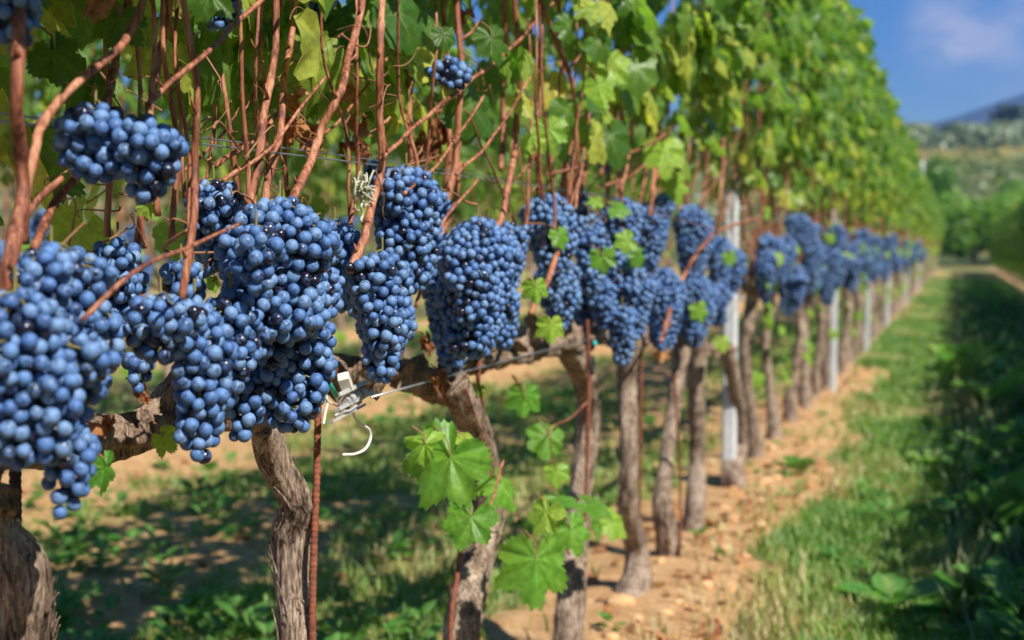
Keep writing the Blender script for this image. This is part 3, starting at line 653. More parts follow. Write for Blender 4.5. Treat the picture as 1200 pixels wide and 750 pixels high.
HL = [ # px, py, dx, size px, tint, normal (cam, right, up), tip (cam, right, up), material
 (527, 535, .12, 68, .45, (1, -.25, .35), (0, -.55, -1), M_LEAFY), (498, 520, .10, 34, .8, (.8, -.5, .6), (0, -1, .5), M_LEAFY),
 (552, 606, .12, 40, .15, (.9, -.1, .5), (0, -.3, -1), M_LEAFY), (586, 566, .08, 36, .5, (.7, .6, .5), (.2, .8, -1), M_LEAFY), (545, 520, .09, 30, .9, (.6, .3, .9), (0, .6, .7), M_LEAFY),
 (628, 655, .15, 56, .35, (1, .2, .3), (0, -.05, -1), M_LEAFY), (640, 600, .16, 30, .85, (.8, -.5, .4), (0, -.4, -1), M_LEAFY), (668, 620, .15, 34, .4, (.9, .3, .3), (0, .3, -1), M_LEAFY),
 (690, 590, .12, 32, .1, (.3, .2, 1), (.3, 1, -.1), M_LEAFY), (716, 612, .12, 26, .8, (.7, .5, .5), (0, .8, -.7), M_LEAFY), (655, 583, .13, 26, .1, (.2, .2, 1), (.3, .3, .3), M_LEAFY), (700, 612, .10, 26, .15, (.3, .9, .3), (0, .7, -.8), M_LEAFY),
 (615, 462, .02, 27, .35, (1, .1, .3), (0, -.1, -1), M_LEAFY), (640, 512, .02, 29, .3, (.9, .3, .3), (0, -.2, -1), M_LEAFY), (652, 552, .02, 20, .8, (1, 0, .3), (0, 0, -1), M_LEAFY), (644, 500, .0, 20, .2, (.3, .2, 1), (0, .4, .5), M_LEAFY), (560, 455, 0, 12, .6, (1, 0, .2), (0, -.3, -1), M_LEAFY),
 (627, 335, .16, 24, .7, (1, .1, .2), (0, .1, -1), M_LEAFY), (646, 380, .14, 26, .98, (1, .2, .2), (0, 0, -1), M_LEAFY), (706, 300, .15, 25, .35, (1, -.1, .3), (0, .1, -1), M_LEAFY), (736, 282, .14, 22, .75, (1, .2, .3), (0, -.7, -.3), M_LEAFY), (748, 300, .12, 20, .3, (.8, .6, 0), (0, .5, -1), M_LEAFY),
 (722, 244, .12, 22, .3, (.7, .2, .7), (0, 1, -.2), M_LEAFY), (700, 236, .12, 16, .7, (.7, .2, .7), (0, -1, -.3), M_LEAFY), (655, 275, .14, 22, .4, (.8, .5, .3), (0, .4, -1), M_LEAFY),
 (820, 362, .14, 20, .6, (.9, .4, .1), (0, .2, -1), M_LEAFY), (856, 300, .12, 15, .6, (.9, .4, .1), (0, .2, -1), M_LEAFY), (846, 400, .1, 16, .95, (1, .2, .2), (0, .1, -1), M_LEAFY), (775, 410, .03, 18, .9, (1, 0, .1), (0, 0, -1), M_DRY),
 (122, 548, .07, 34, .1, (.45, .9, 0), (0, .15, -1), M_LEAFY), (190, 512, .05, 24, .8, (.9, -.2, .4), (0, .7, -.7), M_LEAFY), (110, 500, .05, 18, .3, (.3, .3, .8), (0, .6, -.8), M_DRY),
 (172, 240, .07, 19, .85, (.9, .4, .1), (0, .2, -1), M_LEAFY), (250, 330, .0, 16, .7, (.5, .8, .1), (0, .3, -1), M_LEAFY), (389, 340, .10, 10, .8, (1, .2, .1), (0, .2, -1), M_LEAFY), (386, 300, .08, 11, .8, (1, .2, .1), (0, .2, -1), M_LEAFY),
 (642, 95, .02, 45, .97, (.9, .2, .4), (0, -.1, -1), M_LEAF), (610, 118, .06, 34, .94, (.7, .5, .5), (0, .5, -1), M_LEAF), (642, 150, .10, 30, .75, (1, .1, .3), (0, .1, -1), M_LEAFY), (622, 160, .08, 24, .95, (.8, -.5, .3), (0, -.2, -1), M_LEAFY), (712, 75, .12, 34, .9, (1, .1, .4), (0, -.1, -1), M_LEAFY), (700, 100, .14, 30, .8, (.9, .3, .4), (0, .3, -1), M_LEAFY),
 (778, 175, .12, 34, .95, (1, .1, .4), (0, 0, -1), M_LEAFY), (790, 215, .1, 24, .8, (1, .2, .2), (0, .2, -1), M_LEAFY), (576, 44, .10, 44, .2, (.9, .5, .3), (0, .2, -1), M_LEAF),
 (520, 40, .14, 30, .15, (.8, .5, .3), (0, .2, -1), M_LEAF), (95, 100, -.1, 70, .2, (.8, -.3, .3), (0, .4, -1), M_LEAF), (60, 60, -.05, 60, .1, (.7, .3, .3), (0, .2, -1), M_LEAF), (210, 40, -.12, 60, .2, (.8, .3, .3), (0, -.2, -1), M_LEAF), (300, 70, -.14, 75, .25, (.9, .1, .3), (0, -.3, -1), M_LEAF), (350, 95, -.16, 60, .3, (.9, .3, .3), (0, .3, -1), M_LEAF),
 (270, 120, -.18, 55, .2, (.9, .3, .3), (0, .3, -1), M_LEAF), (420, 100, -.14, 60, .25, (.9, .1, .3), (0, -.3, -1), M_LEAF), (485, 60, -.1, 60, .2, (.9, .3, .3), (0, .3, -1), M_LEAF), (400, 20, -.05, 60, .3, (.9, .1, .3), (0, -.2, -1), M_LEAF), (140, 20, .02, 55, .15, (.9, .1, .3), (0, -.2, -1), M_LEAF), (245, -10, .08, 60, .2, (.9, .1, .3), (0, -.2, -1), M_LEAF), (520, 120, -.16, 48, .3, (.9, .1, .3), (0, .2, -1), M_LEAF), (60, 200, -.17, 60, .1, (.9, .1, .3), (0, .1, -1), M_LEAF), (560, 90, -.12, 50, .2, (.9, .1, .3), (0, .2, -1), M_LEAF),
 (30, 40, .10, 26, .97, (.9, .2, .3), (0, .3, -1), M_LEAF), (448, 40, -.14, 48, .5, (.9, -.2, .3), (0, .2, -1), M_LEAF), (330, 20, -.1, 50, .2, (.9, -.2, .3), (0, .2, -1), M_LEAF),
]
for px, py, dx, s, c, nm, tp, m_ in HL: near_leaf(px, py, dx, s * (.72 if m_ is M_LEAF and py < 210 else (.85 if 220 < py < 420 else 1)), c, nt(*nm), nt(*tp), True, m_, .25 if m_ is M_DRY else .06)
DRYL = [(118, 2, .05, 30, .75), (348, 115, .02, 26, .85), (362, 152, -.02, 34, .3), (344, 148, .0, 26, .5), (408, 105, -.06, 22, .8), (418, 148, -.04, 28, .5), (409, 165, -.02, 22, .15), (428, 178, .0, 16, .1), (510, 160, -.05, 40, .1), (518, 138, -.04, 28, .25), (372, 398, .06, 20, .35), (422, 320, .05, 20, .7), (435, 330, .04, 16, .2), (500, 400, .04, 18, .1), (515, 445, .05, 22, .2), (540, 330, .05, 20, .25), (560, 360, .02, 16, .1), (505, 300, .03, 14, .6), (128, 495, .02, 18, .3), (545, 10, .05, 16, .3), (390, 425, .05, 14, .3), (165, 460, .02, 18, .3), (465, 290, .03, 12, .5)]
for px, py, dx, s, c in DRYL:
    r_ = np.random.RandomState(px); near_leaf(px, py, dx, s, c, nt(.8, r_.uniform(-.5, .5), r_.uniform(-.2, .6)), nt(.1, r_.uniform(-.6, .6), -1), True, M_DRY, .95)
# low shoots that carry the bright leaves
for pp, xx in (([(566, 520), (556, 548), (590, 565), (606, 600), (604, 612)], .07), ([(545, 455), (562, 500), (578, 560)], .05), ([(668, 650), (656, 620), (648, 600), (672, 585), (700, 600)], .1), ([(560, 440), (575, 520), (606, 606)], .03), ([(690, 470), (668, 490), (645, 505), (650, 545)], .04), ([(600, 440), (610, 455), (616, 470)], .03), ([(590, 540), (575, 590), (560, 605)], .1)):
    v = near_vine(pp[0][0]); r_ = np.random.RandomState(pp[0][0])
    make_cane(v, v.location, [P(a, b, RX + xx) for a, b in pp], .0024, .0012, r_, 7, name='shoot')
# grey dry tendril tangle on the wire by the third cane
r_ = np.random.RandomState(3); v = near_vine(420); B = MB(); c0 = P(424, 222, RX + .08) - v.location
for _ in range(16):
    p = [np.array(c0[:]) + r_.normal(0, .011, 3) * np.array([.6, 1, 1]) for _ in range(5)]; B.add(*tube_arr(spline(p, 36), .0012, 6), r_.uniform())
p = [np.array(c0[:]) + np.array([0, .0 + .003 * math.sin(t * 2.2), -.01 - .006 * t]) for t in range(7)]; B.add(*tube_arr(spline(p, 50), .0018, 6), .5)
ob('tendril', B.data('tendril', plain('dry_tendril', (.42, .42, .30), .8)), v)['label'] = 'pale curled dry tendril knot'
# ------------------------------------------------------------------ grape bunches
def sphere_arr(nu, nv, sq=1.06):
    V = [[0, 0, sq]]; 
    for i in range(1, nv):
        a = math.pi * i / nv
        for j in range(nu):
            b = 2 * math.pi * (j + .5 * (i % 2)) / nu; V.append([math.sin(a) * math.cos(b), math.sin(a) * math.sin(b), math.cos(a) * sq])
    V.append([0, 0, -sq]); T = []; Q = []
    for j in range(nu):
        k = (j + 1) % nu; T.append([0, 1 + j, 1 + k]); o_ = 1 + (nv - 2) * nu; T.append([len(V) - 1, o_ + k, o_ + j])
        for i in range(nv - 2): a = 1 + i * nu; Q.append([a + j, a + nu + j, a + nu + k, a + k])
    return np.array(V), np.array(T), np.array(Q)
SPH_HI, SPH_MID, SPH_LO = sphere_arr(20, 14), sphere_arr(12, 8), sphere_arr(8, 6)
def rot_to(d):
    d = np.array(d, float); d /= np.linalg.norm(d); u = np.cross([.3, .9, .1], d); u /= np.linalg.norm(u); return np.array([u, np.cross(d, u), d])
def bunch_points(seed, w, h, rb, depth=.8, tail=.45, lean=0., shoulder=.22, dents=.40, wing=True):
    rs = np.random.RandomState(seed); lay = []; lean = lean or rs.uniform(-.18, .18)
    def surf(t, a, layer):
        s = np.where(t < shoulder, np.minimum(1, t / shoulder) ** .45, 1 - (1 - tail) * (np.clip(t - shoulder, 0, 1) / (1 - shoulder)) ** 1.2)
        s = s * np.where(t > .9, np.sqrt(np.clip(1 - ((t - .9) / .105) ** 2, 0, 1)) * .65 + .35, 1)
        return s * (1 + dents * 2 * (vnoise(np.cos(a) * 1.4 + 7, np.sin(a) * 1.4 + 9, t * 3.4, seed) - .42)) - layer * 1.75 * rb * 2 / w
    area = math.pi * w * h * .8; cap = int(area / (rb * rb * 2.9)); N_ = int(cap * 24) + 10
    arr = np.zeros((N_, 3)); rads = np.zeros(N_); n = 0
    for layer, tries in ((0, cap * 15), (1, cap * 6), (2, cap * 2)):
        t = rs.uniform(0, 1, tries); a = rs.uniform(0, 6.2832, tries); r = surf(t, a, layer); bad = (r <= .02) & (layer > 0)
        r = np.maximum(np.maximum(r, .02) - rb / (w / 2) * .8, 0) + rs.uniform(-.05, .06, tries)
        pp = np.stack([r * w / 2 * depth * np.cos(a), r * w / 2 * np.sin(a) + lean * h * t, -(rb + t * (h - 2 * rb))], -1); qq = rb * rs.uniform(.84, 1.12, tries)
        for p, q in zip(pp[~bad], qq[~bad]):
            if n and (((arr[:n] - p) ** 2).sum(1) < ((rads[:n] + q) * .86) ** 2).any(): continue
            arr[n] = p; rads[n] = q; lay.append(layer); n += 1
    arr, rads = arr[:n], rads[:n]
    if wing and w > .055 and h > .09:   # one or two side shoulders
        for k in range(rs.randint(1, 3)):
            sd = rs.choice([-1, 1]); w2, h2 = w * rs.uniform(.45, .65), h * rs.uniform(.3, .5)
            A2, R2, L2 = bunch_points(seed + 991 + k, w2, h2, rb, .9, .5, wing=False); A2 = A2 + (rs.uniform(-.2, .5) * w * .4, sd * w * rs.uniform(.30, .48), -h * rs.uniform(.02, .35))
            for p, q, l_ in zip(A2, R2, L2):
                if (((arr - p) ** 2).sum(1) < ((rads + q) * .84) ** 2).any(): continue
                arr = np.vstack([arr, p]); rads = np.append(rads, q); lay.append(l_)
    return arr, np.array(rads), np.array(lay)
BERRY_ME = []
for s in range(14):
    r_ = np.random.RandomState(s); V, T, Q = SPH_HI; V = V.copy()
    V *= 1 + .035 * (fbm(V[:, 0] * 1.2 + s, V[:, 1] * 1.2, V[:, 2] * 1.2, s, 2) - .5)[:, None]
    V[-1] *= .965                     # the little scar at the tip
    BERRY_ME.append(mesh('berry', V, [T, Q], M_BERRY, True, {'rnd': np.full(len(V), r_.uniform()), 'bp': V * .0075 + s * .05, 'scar': (SPH_HI[0][:, 2] < -1.05).astype(float)}))
def stalk_mesh(A, h, rs, up):
    B = MB(); ax = spline([(0, 0, up[2]), (up[0] * .3, up[1] * .3, .01), (0, 0, -h * .3), (0, A[-1][1] * .3, -h * .85)], 30)
    B.add(*tube_arr(ax, np.linspace(.0016, .0011, 30), 7), .5)
    for p in A[::2]:
        k = np.argmin(np.abs(ax[:, 2] - p[2] - .008)); B.add(*tube_arr(np.array([ax[k], (ax[k] + p) / 2 + [0, 0, .003], p]), .0009, 4), .4)
    return B.data('stalk', M_STALK, True)
def berry_extra(V, k):
    return {'bp': np.tile(V * .0075, (k, 1)) + np.repeat(np.random.RandomState(k).uniform(0, 1, (k, 3)), len(V), 0), 'scar': np.tile((V[:, 2] < -1.05).astype(float), k)}
def near_bunch(cx, top, bot, wpx, dx, label, seed, rb=.0072, hero=True, **kw):
    X = RX + dx; m = mpp(cx, X); w, h = wpx * m * 1.08, (bot - top) * m; p0 = P(cx, top, X)
    A, Rd, L = bunch_points(seed, w, h, rb, **kw); rs = np.random.RandomState(seed)
    root = empty('grape_bunch', p0, label, 'grape bunch', 'bunches of blue grapes hanging in the vine row')
    A = A @ np.array([[math.cos(.0), 0, 0], [0, 1, 0], [0, 0, 1]])
    c = np.array([0, 0, CAMZ]) - np.array(p0[:]); c /= np.linalg.norm(c)
    order = np.argsort(-(A @ c) + L * 10)
    nh = min(96, len(A)) if hero else 0
    for i in order[:nh]:
        b = bpy.data.objects.new('berry', BERRY_ME[rs.randint(14)]); col.objects.link(b); b.parent = root; b.location = A[i]
        b.scale = (Rd[i],) * 3; b.rotation_euler = rs.uniform(-.6, .6, 3) if rs.uniform() < .8 else rs.uniform(0, 6, 3)
    rest = order[nh:]
    if len(rest):
        B = MB(); V, T, Q = SPH_MID
        for i in rest: B.add(V @ rot_to(rs.normal(0, .5, 3) + [0, 0, 1.2]) * Rd[i] + A[i], T, Q, rs.uniform())
        o = ob('berries', B.data('berries', M_BERRY, True, 'rnd', berry_extra(V, len(rest))), root)
        if hero: o['kind'] = 'stuff'
    ob('stalk', stalk_mesh(A, h, rs, (0, 0, .012)), root)
    return root
HB = [
 (300, 262, 350, 60, .17, 'small bunch bulging from the left of the biggest central bunch below two red canes', {}),
 (372, 300, 400, 60, .10, 'bunch on the right shoulder of the biggest central bunch touching the old wood', {}),
 (352, 380, 436, 44, .08, 'small bunch hanging directly over the top of the ribbed rod', {}),
 (405, 300, 372, 40, -.02, 'dim bunch in the gap between the central mass and the fourth mass', {}),
 (508, 215, 300, 44, .03, 'bunch on the right shoulder below the wire, beside the pale cane', {}),
 (430, 340, 410, 44, .04, 'small dark bunch tucked left of the one over the tensioner', {}),
 (598, 258, 340, 40, .06, 'upper right shoulder bunch beside the plump bunch', {}),
 (532, 268, 345, 50, .06, 'upper left shoulder bunch beside the plump bunch', {}),
 (20, 300, 380, 90, .06, 'bunch half hidden at the left edge behind the thick red cane', {}),
 (160, 405, 470, 40, .02, 'small dark bunch between the knobby wood and the long tapering bunch', {}),
 (212, 300, 372, 60, .05, 'bunch under the straight cane just right of the thin slanting twig', {}),
 (12, -30, 66, 66, .09, 'dark shaded bunch in the top left corner', {}),
 (262, -25, 40, 60, -.02, 'shaded bunch with a few lit berries at the top between two canes', {}),
 (378, -20, 22, 36, .0, 'small bunch cut by the top edge above the leaning cane', {}),
 (-25, 480, 560, 90, .10, 'bunch cut by the left edge under the largest bunch', {}),  # cx, top, bottom, width px, offset, label, options
 (60, 284, 420, 112, .11, 'broad bunch at the left edge below the thick red cane, lit pale blue', {}),
 (18, 335, 555, 150, .135, 'largest nearest bunch at the left edge, soft with some shiny black berries', dict(tail=.6)),
 (80, 400, 545, 78, .125, 'bunch on the right flank of the largest left edge bunch', dict(tail=.5)),
 (84, 495, 612, 66, .13, 'tapering tail bunch hanging lowest at the left edge above the grass', dict(tail=.4)),
 (122, 350, 470, 52, .10, 'narrow bunch between the left edge bunches and the knobby old wood', {}),
 (112, 115, 215, 92, .08, 'half shaded bunch high on the left beside the diagonal cane, left of two', dict(tail=.6, shoulder=.3)),
 (165, 130, 242, 92, .12, 'high left bunch with two shiny black berries at its top', dict(tail=.35, shoulder=.3)),
 (138, 275, 385, 66, -.02, 'dark shaded bunch behind the thin slanting twig', {}),
 (188, 342, 430, 92, .13, 'round shoulder bunch left of the long tapering bunch', dict(tail=.7)),
 (228, 345, 548, 82, .14, 'long bunch tapering to dark tip berries left of the stump', dict(tail=.42)),
 (250, 208, 330, 84, .0, 'dark bunch in shade behind the straight cane, above the central mass', {}),
 (328, 228, 400, 124, .15, 'biggest sharp central bunch with even pale blue berries', dict(tail=.75, shoulder=.3)),
 (270, 335, 480, 84, .13, 'middle bunch joining the long bunch and the biggest central bunch', {}),
 (335, 345, 512, 104, .13, 'lower half bunch of the central mass ending beside the rod top', dict(tail=.4)),
 (290, 430, 520, 58, .10, 'small bunch hanging over the curved pale trunk', dict(tail=.5)),
 (392, 255, 345, 56, .03, 'bunch set behind to the right of the central mass with bits of green', {}),
 (442, 183, 240, 34, .0, 'small shaded bunch tucked behind the cane at the top of the fourth mass', {}),
 (476, 192, 345, 86, .08, 'wide bunch below the wire to the right of the pale tendril knot', dict(tail=.6)),
 (448, 292, 450, 84, .11, 'lower bunch hanging over the wire tensioner', dict(tail=.45)),
 (526, 64, 106, 50, .08, 'small lone bunch high up among the canes', dict(tail=.8, shoulder=.4)),
 (560, 252, 420, 96, .10, 'plump bunch over the dark forked trunk, just out of focus', dict(tail=.5)),
 (522, 300, 440, 62, .0, 'dark bunch in shade between the old wood and dry leaves', {}),
 (590, 330, 415, 44, .06, 'slim bunch at the right flank of the plump bunch', {}),
]
for q, (cx, t_, b_, w_, dx, lab, kw) in enumerate(HB): near_bunch(cx, t_, b_, w_, dx, lab, 1000 + q, rb=.0064 if cx < 100 else .0069, hero=True, **kw)
HB2 = [
 (645, 225, 335, 66, .07, 'bunch crossed by the long slanting cane, right of the plump bunch', {}), (672, 215, 300, 50, .0, 'shaded bunch behind the long slanting cane', {}), (690, 250, 350, 46, .07, 'bunch with a green leaf over its right shoulder', {}),
 (655, 300, 390, 52, .03, 'dark lower bunch under the crossed cane', {}), (683, 330, 405, 34, .0, 'loose thin bunch above the old wood of the fourth trunk', {}),
 (728, 230, 345, 54, .07, 'bunch framing two bright leaves, left of the tall one', {}), (742, 310, 400, 52, .09, 'bunch above the long narrow hanging tail', dict(tail=.5)), (729, 355, 432, 34, .09, 'long narrow bunch hanging lowest near the fifth trunk', dict(tail=.6)),
 (762, 235, 320, 46, .04, 'bunch high behind red canes over the fifth trunk', {}), (775, 225, 285, 34, .07, 'small bunch just under the leaves left of the first white post', {}), (710, 172, 205, 20, .0, 'tiny bunch up among bare canes', {}),
 (705, 320, 390, 44, .05, 'bunch left of the hollow black gap', {}), (780, 312, 412, 50, .09, 'low bunch over the sixth and seventh trunks', {}),
 (812, 238, 330, 52, .07, 'rounded bunch topping the mass left of the first white post', {}), (815, 318, 408, 56, .07, 'lowest bunch of the mass left of the first white post', {}), (842, 275, 345, 40, .06, 'bunch touching the first white post from the left', {}), (840, 330, 385, 34, .06, 'small bunch under the one touching the first white post', {}), (862, 290, 345, 30, .10, 'bunch hanging right across the first white post', {}),
]
for q, (cx, t_, b_, w_, dx, lab, kw) in enumerate(HB2): near_bunch(cx, t_, b_, w_, dx, lab, 2000 + q, hero=False, **kw)
# farther bunches: a few grown once, then copied
FB = []
for s in range(8):
    rs = np.random.RandomState(600 + s); w, h = rs.uniform(.09, .13), rs.uniform(.15, .24)
    A, Rd, L = bunch_points(600 + s, w, h, .0082, tail=rs.uniform(.35, .6)); B = MB(); V, T, Q = SPH_LO
    for i in range(len(A)):
        if L[i] < 2: B.add(V * Rd[i] + A[i], T, Q, rs.uniform())
    FB.append((B.data('berries', M_BERRY, True, 'rnd', berry_extra(V, sum(L < 2))), stalk_mesh(A, h, rs, (0, 0, .015))))
def far_bunch(x, y, z, label, group, stalk=True):
    bm_, st_ = FB[rnd.randrange(8)]; s = rnd.uniform(.85, 1.15)
    if stalk:
        r = empty('grape_bunch', (x, y, z + hz(x, y)), label, 'grape bunch', group, rnd.uniform(0, 6.28)); r.scale = (s, s, s); ob('berries', bm_, r); ob('stalk', st_, r)
    else:
        r = ob('grape_bunch', bm_); r.location = (x, y, z + hz(x, y)); r.rotation_euler = (0, 0, rnd.uniform(0, 6.28)); r.scale = (s, s, s); tag(r, label, 'grape bunch', group)
# ------------------------------------------------------------------ the rest of the photographed row
POSTS = [5.45, 9.4, 13.1, 16.9, 23.5, 31.0]
ORD = ['first', 'second', 'third', 'fourth', 'fifth', 'sixth', 'seventh', 'eighth']
y = 6.25; i = 0
while y < 64:
    seg = sum(p < y for p in POSTS)
    if y < 30: lab = 'grey trunked vine in the main row past the %s white post' % ORD[seg - 1]; grp = 'vines past the %s white post' % ORD[seg - 1]
    else: lab = 'tiny blurred vine at the far end of the main row'; grp = 'vines at the far end of the main row'
    place_vine(RX + rnd.uniform(-.03, .03), y, i, lab, grp, low=(y > 5))
    if y < 34:
        nb = 6 if y < 9.3 else (4 if y < 16 else 2)
        for b in range(nb):
            side = 1 if rnd.random() < .85 else -1
            far_bunch(RX + side * rnd.uniform(.05, .17), y - .62 + (b + rnd.random() * .9) * .62 / nb, rnd.uniform(.80, 1.10), 'blurred blue bunch in the main row past the %s white post' % ORD[max(0, min(5, seg - 1))], 'bunches past the %s white post' % ORD[max(0, min(5, seg - 1))], y < 14)
    y += rnd.uniform(.58, .74) if y < 24 else rnd.uniform(.8, 1.0); i += 1
# rows behind and to the right
def row(X, y0, y1, lab, grp, bunches, step=(.66, .8), low=True):
    y, i = y0, 0
    while y < y1:
        place_vine(X + rnd.uniform(-.03, .03), y, i + 2, lab, grp, low=low)
        if bunches and y < bunches:
            for b in range(3): far_bunch(X + rnd.uniform(.04, .16), y - rnd.uniform(0, .65), rnd.uniform(.9, 1.12), 'blurred blue bunch in the row glimpsed behind the near canes', 'bunches in the row behind', False)
        y += rnd.uniform(*step); i += 1
row(LX, 3.0, 19, 'vine in the second row, glimpsed blurred behind the near canes', 'vines of the second row', 11)
row(LX2, 9, 24, 'vine of the third row, seen under the canopy of the second', 'vines of the third row', 0, (.9, 1.1))
def qrow():
    y, i = -4.2, 0
    while y < 62:
        far = y > 30
        place_vine(QX + rnd.uniform(-.03, .03), y, i + 1, 'vine at the right edge whose leaves bulge into the path far off' if far else 'vine of the right hand row that shades the path',
                   'far vines of the right hand row' if far else 'vines of the right hand row', canes=True, low=True)
        v = [c for c in col.objects if c.type == 'EMPTY'][-1]; fol = [c for c in v.children if c.name.startswith('foliage')][0]
        v.scale = (1, 1, .88); fol.scale = (1.1, 1.4, 1.0)
        if y < 34: g = ob('foliage', CAN[(i + 4) % 7], v); g.location = (0, 0, -.04); g.scale = (.8, 1.4, 1)  # second leaf layer, mostly unseen, added to thicken this row's shadow
        if y > 18: g = ob('low_foliage', CAN[i % 7], v); g.location = (-.05, -.3, -.85); g.scale = (1.15, 1.3, 1)
        y += rnd.uniform(.8, 1.0); i += 1
qrow()
# ------------------------------------------------------------------ posts, rods, wires
def post(y, X, label, group):
    r = empty('vineyard_post', (X, y, hz(X, y)), label, 'post', group)
    B = MB(); h = 1.17; s = .027 if y < 7 else .021
    V = []; lv = [-.3, 0, .3, .6, .9, h - .012, h]; prof = [(s, s * .7), (s * .7, s), (-s * .7, s), (-s, s * .7), (-s, -s * .7), (-s * .7, -s), (s * .7, -s), (s, -s * .7)]
    for z in lv:
        k = .86 if z == h else 1 - .05 * max(z, 0) / h
        for a, b in prof: V.append((a * k, b * k, z))
    n = 8; Q = [(i * n + j, i * n + (j + 1) % n, (i + 1) * n + (j + 1) % n, (i + 1) * n + j) for i in range(len(lv) - 1) for j in range(n)]
    t = len(V) - n; T = [(t, t + j, t + j + 1) for j in range(1, n - 1)]
    B.add(V, T, Q); ob('shaft', B.data('shaft', M_POST, False), r)
    for z in (.74, 1.09):
        B = MB(); B.add(*tube_arr(spline([(.03, -.02, z), (.052, -.012, z), (.052, .012, z + .004), (.03, .02, z)], 14), .0022, 6)); ob('hook', B.data('hook', M_ZINC), r)
for q, y in enumerate(POSTS): post(y + (.12 if q == 0 else 0), RX + (-.02 if q == 0 else .07), 'pale post in the main row, %s from the camera' % ORD[q], 'pale posts along the main row')
def rod(pts, label, r=.0045, group='iron rods beside the vines'):
    b = pts[-1].copy(); b.z = hz(b.x, b.y) - .02
    p = [q - b for q in pts]; p = spline([q[:] for q in p], 420 if r > .004 else 60); p = p + 0
    L = np.concatenate([[0], np.cumsum(np.linalg.norm(np.diff(p, axis=0), axis=1))])
    B = MB(); V, T, Q = tube_arr(p, r * (1 + .10 * (np.sin(L * 2 * math.pi / .0075) > .2)), 12, .05, 30, 3)
    B.add(V, T, Q); o = ob('iron_rod', B.data('iron_rod', M_RUST)); o.location = b
    return tag(o, label, 'rod', group)
def gz(px, py, X): 
    p = P(px, py, X); return Vector((p.x, p.y, -.02))
rod([P(374, 403, RX + .03), P(371, 560, RX + .03), P(366, 750, RX + .03), gz(366, 750, RX + .03)], 'ribbed rusty rod right of the sharp curved vine')
rod([P(562, 405, RX - .02), P(556, 520, RX - .02), P(538, 660, RX - .02), P(528, 745, RX - .02), gz(528, 745, RX - .02)], 'rusty rod leaning behind the dark forked vine')
rod([P(688, 375, RX + .03), P(690, 440, RX + .03), P(686, 600, RX + .02), P(680, 745, RX), gz(680, 745, RX)], 'brown rod against the fourth trunk')
rod([P(22, 530, RX - .03), P(18, 600, RX - .045), gz(12, 700, RX - .06)], 'blackened stake above the stump at the lower left', .0055).data.materials[0] = M_CHAR
rod([P(752, 380, RX + .0), P(750, 560, RX), gz(748, 680, RX)], 'thin dark rod beside the fifth trunk', .0038)
rod([P(790, 440, RX + .04), P(797, 560, RX + .04), gz(797, 640, RX + .04)], 'reddish rod between the sixth and seventh trunks', .0038)
rod([P(853, 400, RX - .03), P(852, 540, RX - .03), gz(852, 560, RX - .03)], 'dark stake left of the first white post', .0055)
def wire(z, dx, y0, y1, label, r=.0012, X=RX, amp=.012):
    ys = np.linspace(y0, y1, 160); B = MB()
    p = np.stack([X + dx + .004 * np.sin(ys * 2.2), ys, z + amp * np.sin(ys * .93) - .009 * np.clip(ys - 4, 0, 76)], -1); p[:, 1] -= y0
    o_ = np.array([X, 0, 0]); B.add(*tube_arr(p - o_, r, 6)); o = ob('trellis_wire', B.data('trellis_wire', M_WIRE)); o.location = (X, y0, 0)
    return tag(o, label, 'wire', 'trellis wires')
wire(1.085, .05, .2, 60, 'upper galvanised wire in front of the bare canes')
wire(1.092, .02, .2, 60, 'second galvanised wire of the upper pair', .0011, RX, .016)
wire(P(440, 462).z, .03, P(415, 465).y, 60, 'lower galvanised wire along the old wood', .0015, RX, .005)
wire(1.5, .1, .2, 60, 'foliage wire running through the leaves', .0012)
# wire tensioner, tube, string by the rod
def tens():
    X = RX + .07; c = P(410, 462, X); r = empty('wire_tensioner', c, 'grey metal wire tensioner with cream block right of the ribbed rod', 'wire tensioner')
    m = mpp(410, X); rt, cv = RT, CV
    def L(px, py, d=0.): return np.array((P(px, py, X) - c)[:]) + CV * d
    def bar(name, a, b, w, th, mt, d=0.):
        a, b = L(*a, d), L(*b, d); ax = b - a; l = np.linalg.norm(ax); ax /= l; n_ = np.cross(ax, CV); n_ /= np.linalg.norm(n_); dd = np.cross(ax, n_)
        B = MB(); B.add(*box_arr((a + b) / 2, [ax, n_, dd], [l / 2, w * m / 2, th / 2])); return ob(name, B.data(name, mt, False), r)
    bar('block', (402, 440), (408, 456), 14, .014, M_CREAM, .004)
    bar('side_plate', (397, 463), (430, 447), 5, .010, M_ZINC, .010)
    bar('side_plate', (396, 480), (436, 460), 4.5, .010, M_ZINC, .008)
    bar('foot_bar', (388, 495), (426, 475), 3.2, .008, M_ZINC, .0)
    B = MB(); a, b = L(404, 472, .004), L(427, 459, .004); ax = b - a
    for k in range(7):
        q = a + ax * (k + .3) / 7; B.add(*tube_arr(np.array([q, q + ax / 7 * .55]), (.0085 if k % 2 else .0065), 18), .5)
    ob('drum', B.data('drum', M_ZINC, False), r)
    B = MB(); B.add(*tube_arr(spline([L(393, 487, .006), L(402, 482, .012), L(412, 480, .014), L(424, 470, .010)], 24), .0021, 8)); ob('crank', B.data('crank', M_ZINC), r)
tens()
X = RX + .12; c = P(386, 449, X); a = np.array((P(377, 434, X) - c)[:]); b = np.array((P(394, 464, X) - c)[:])
B = MB(); d = (b - a) / np.linalg.norm(b - a); u = rot_to(d); n_ = 18; th = np.linspace(0, 2 * math.pi, n_, endpoint=False)
V = []
for (q, rr) in ((a, .0031), (b, .0031), (b, .0022), (a, .0022)): V += [(q + rr * (math.cos(t) * u[0] + math.sin(t) * u[1])) for t in th]
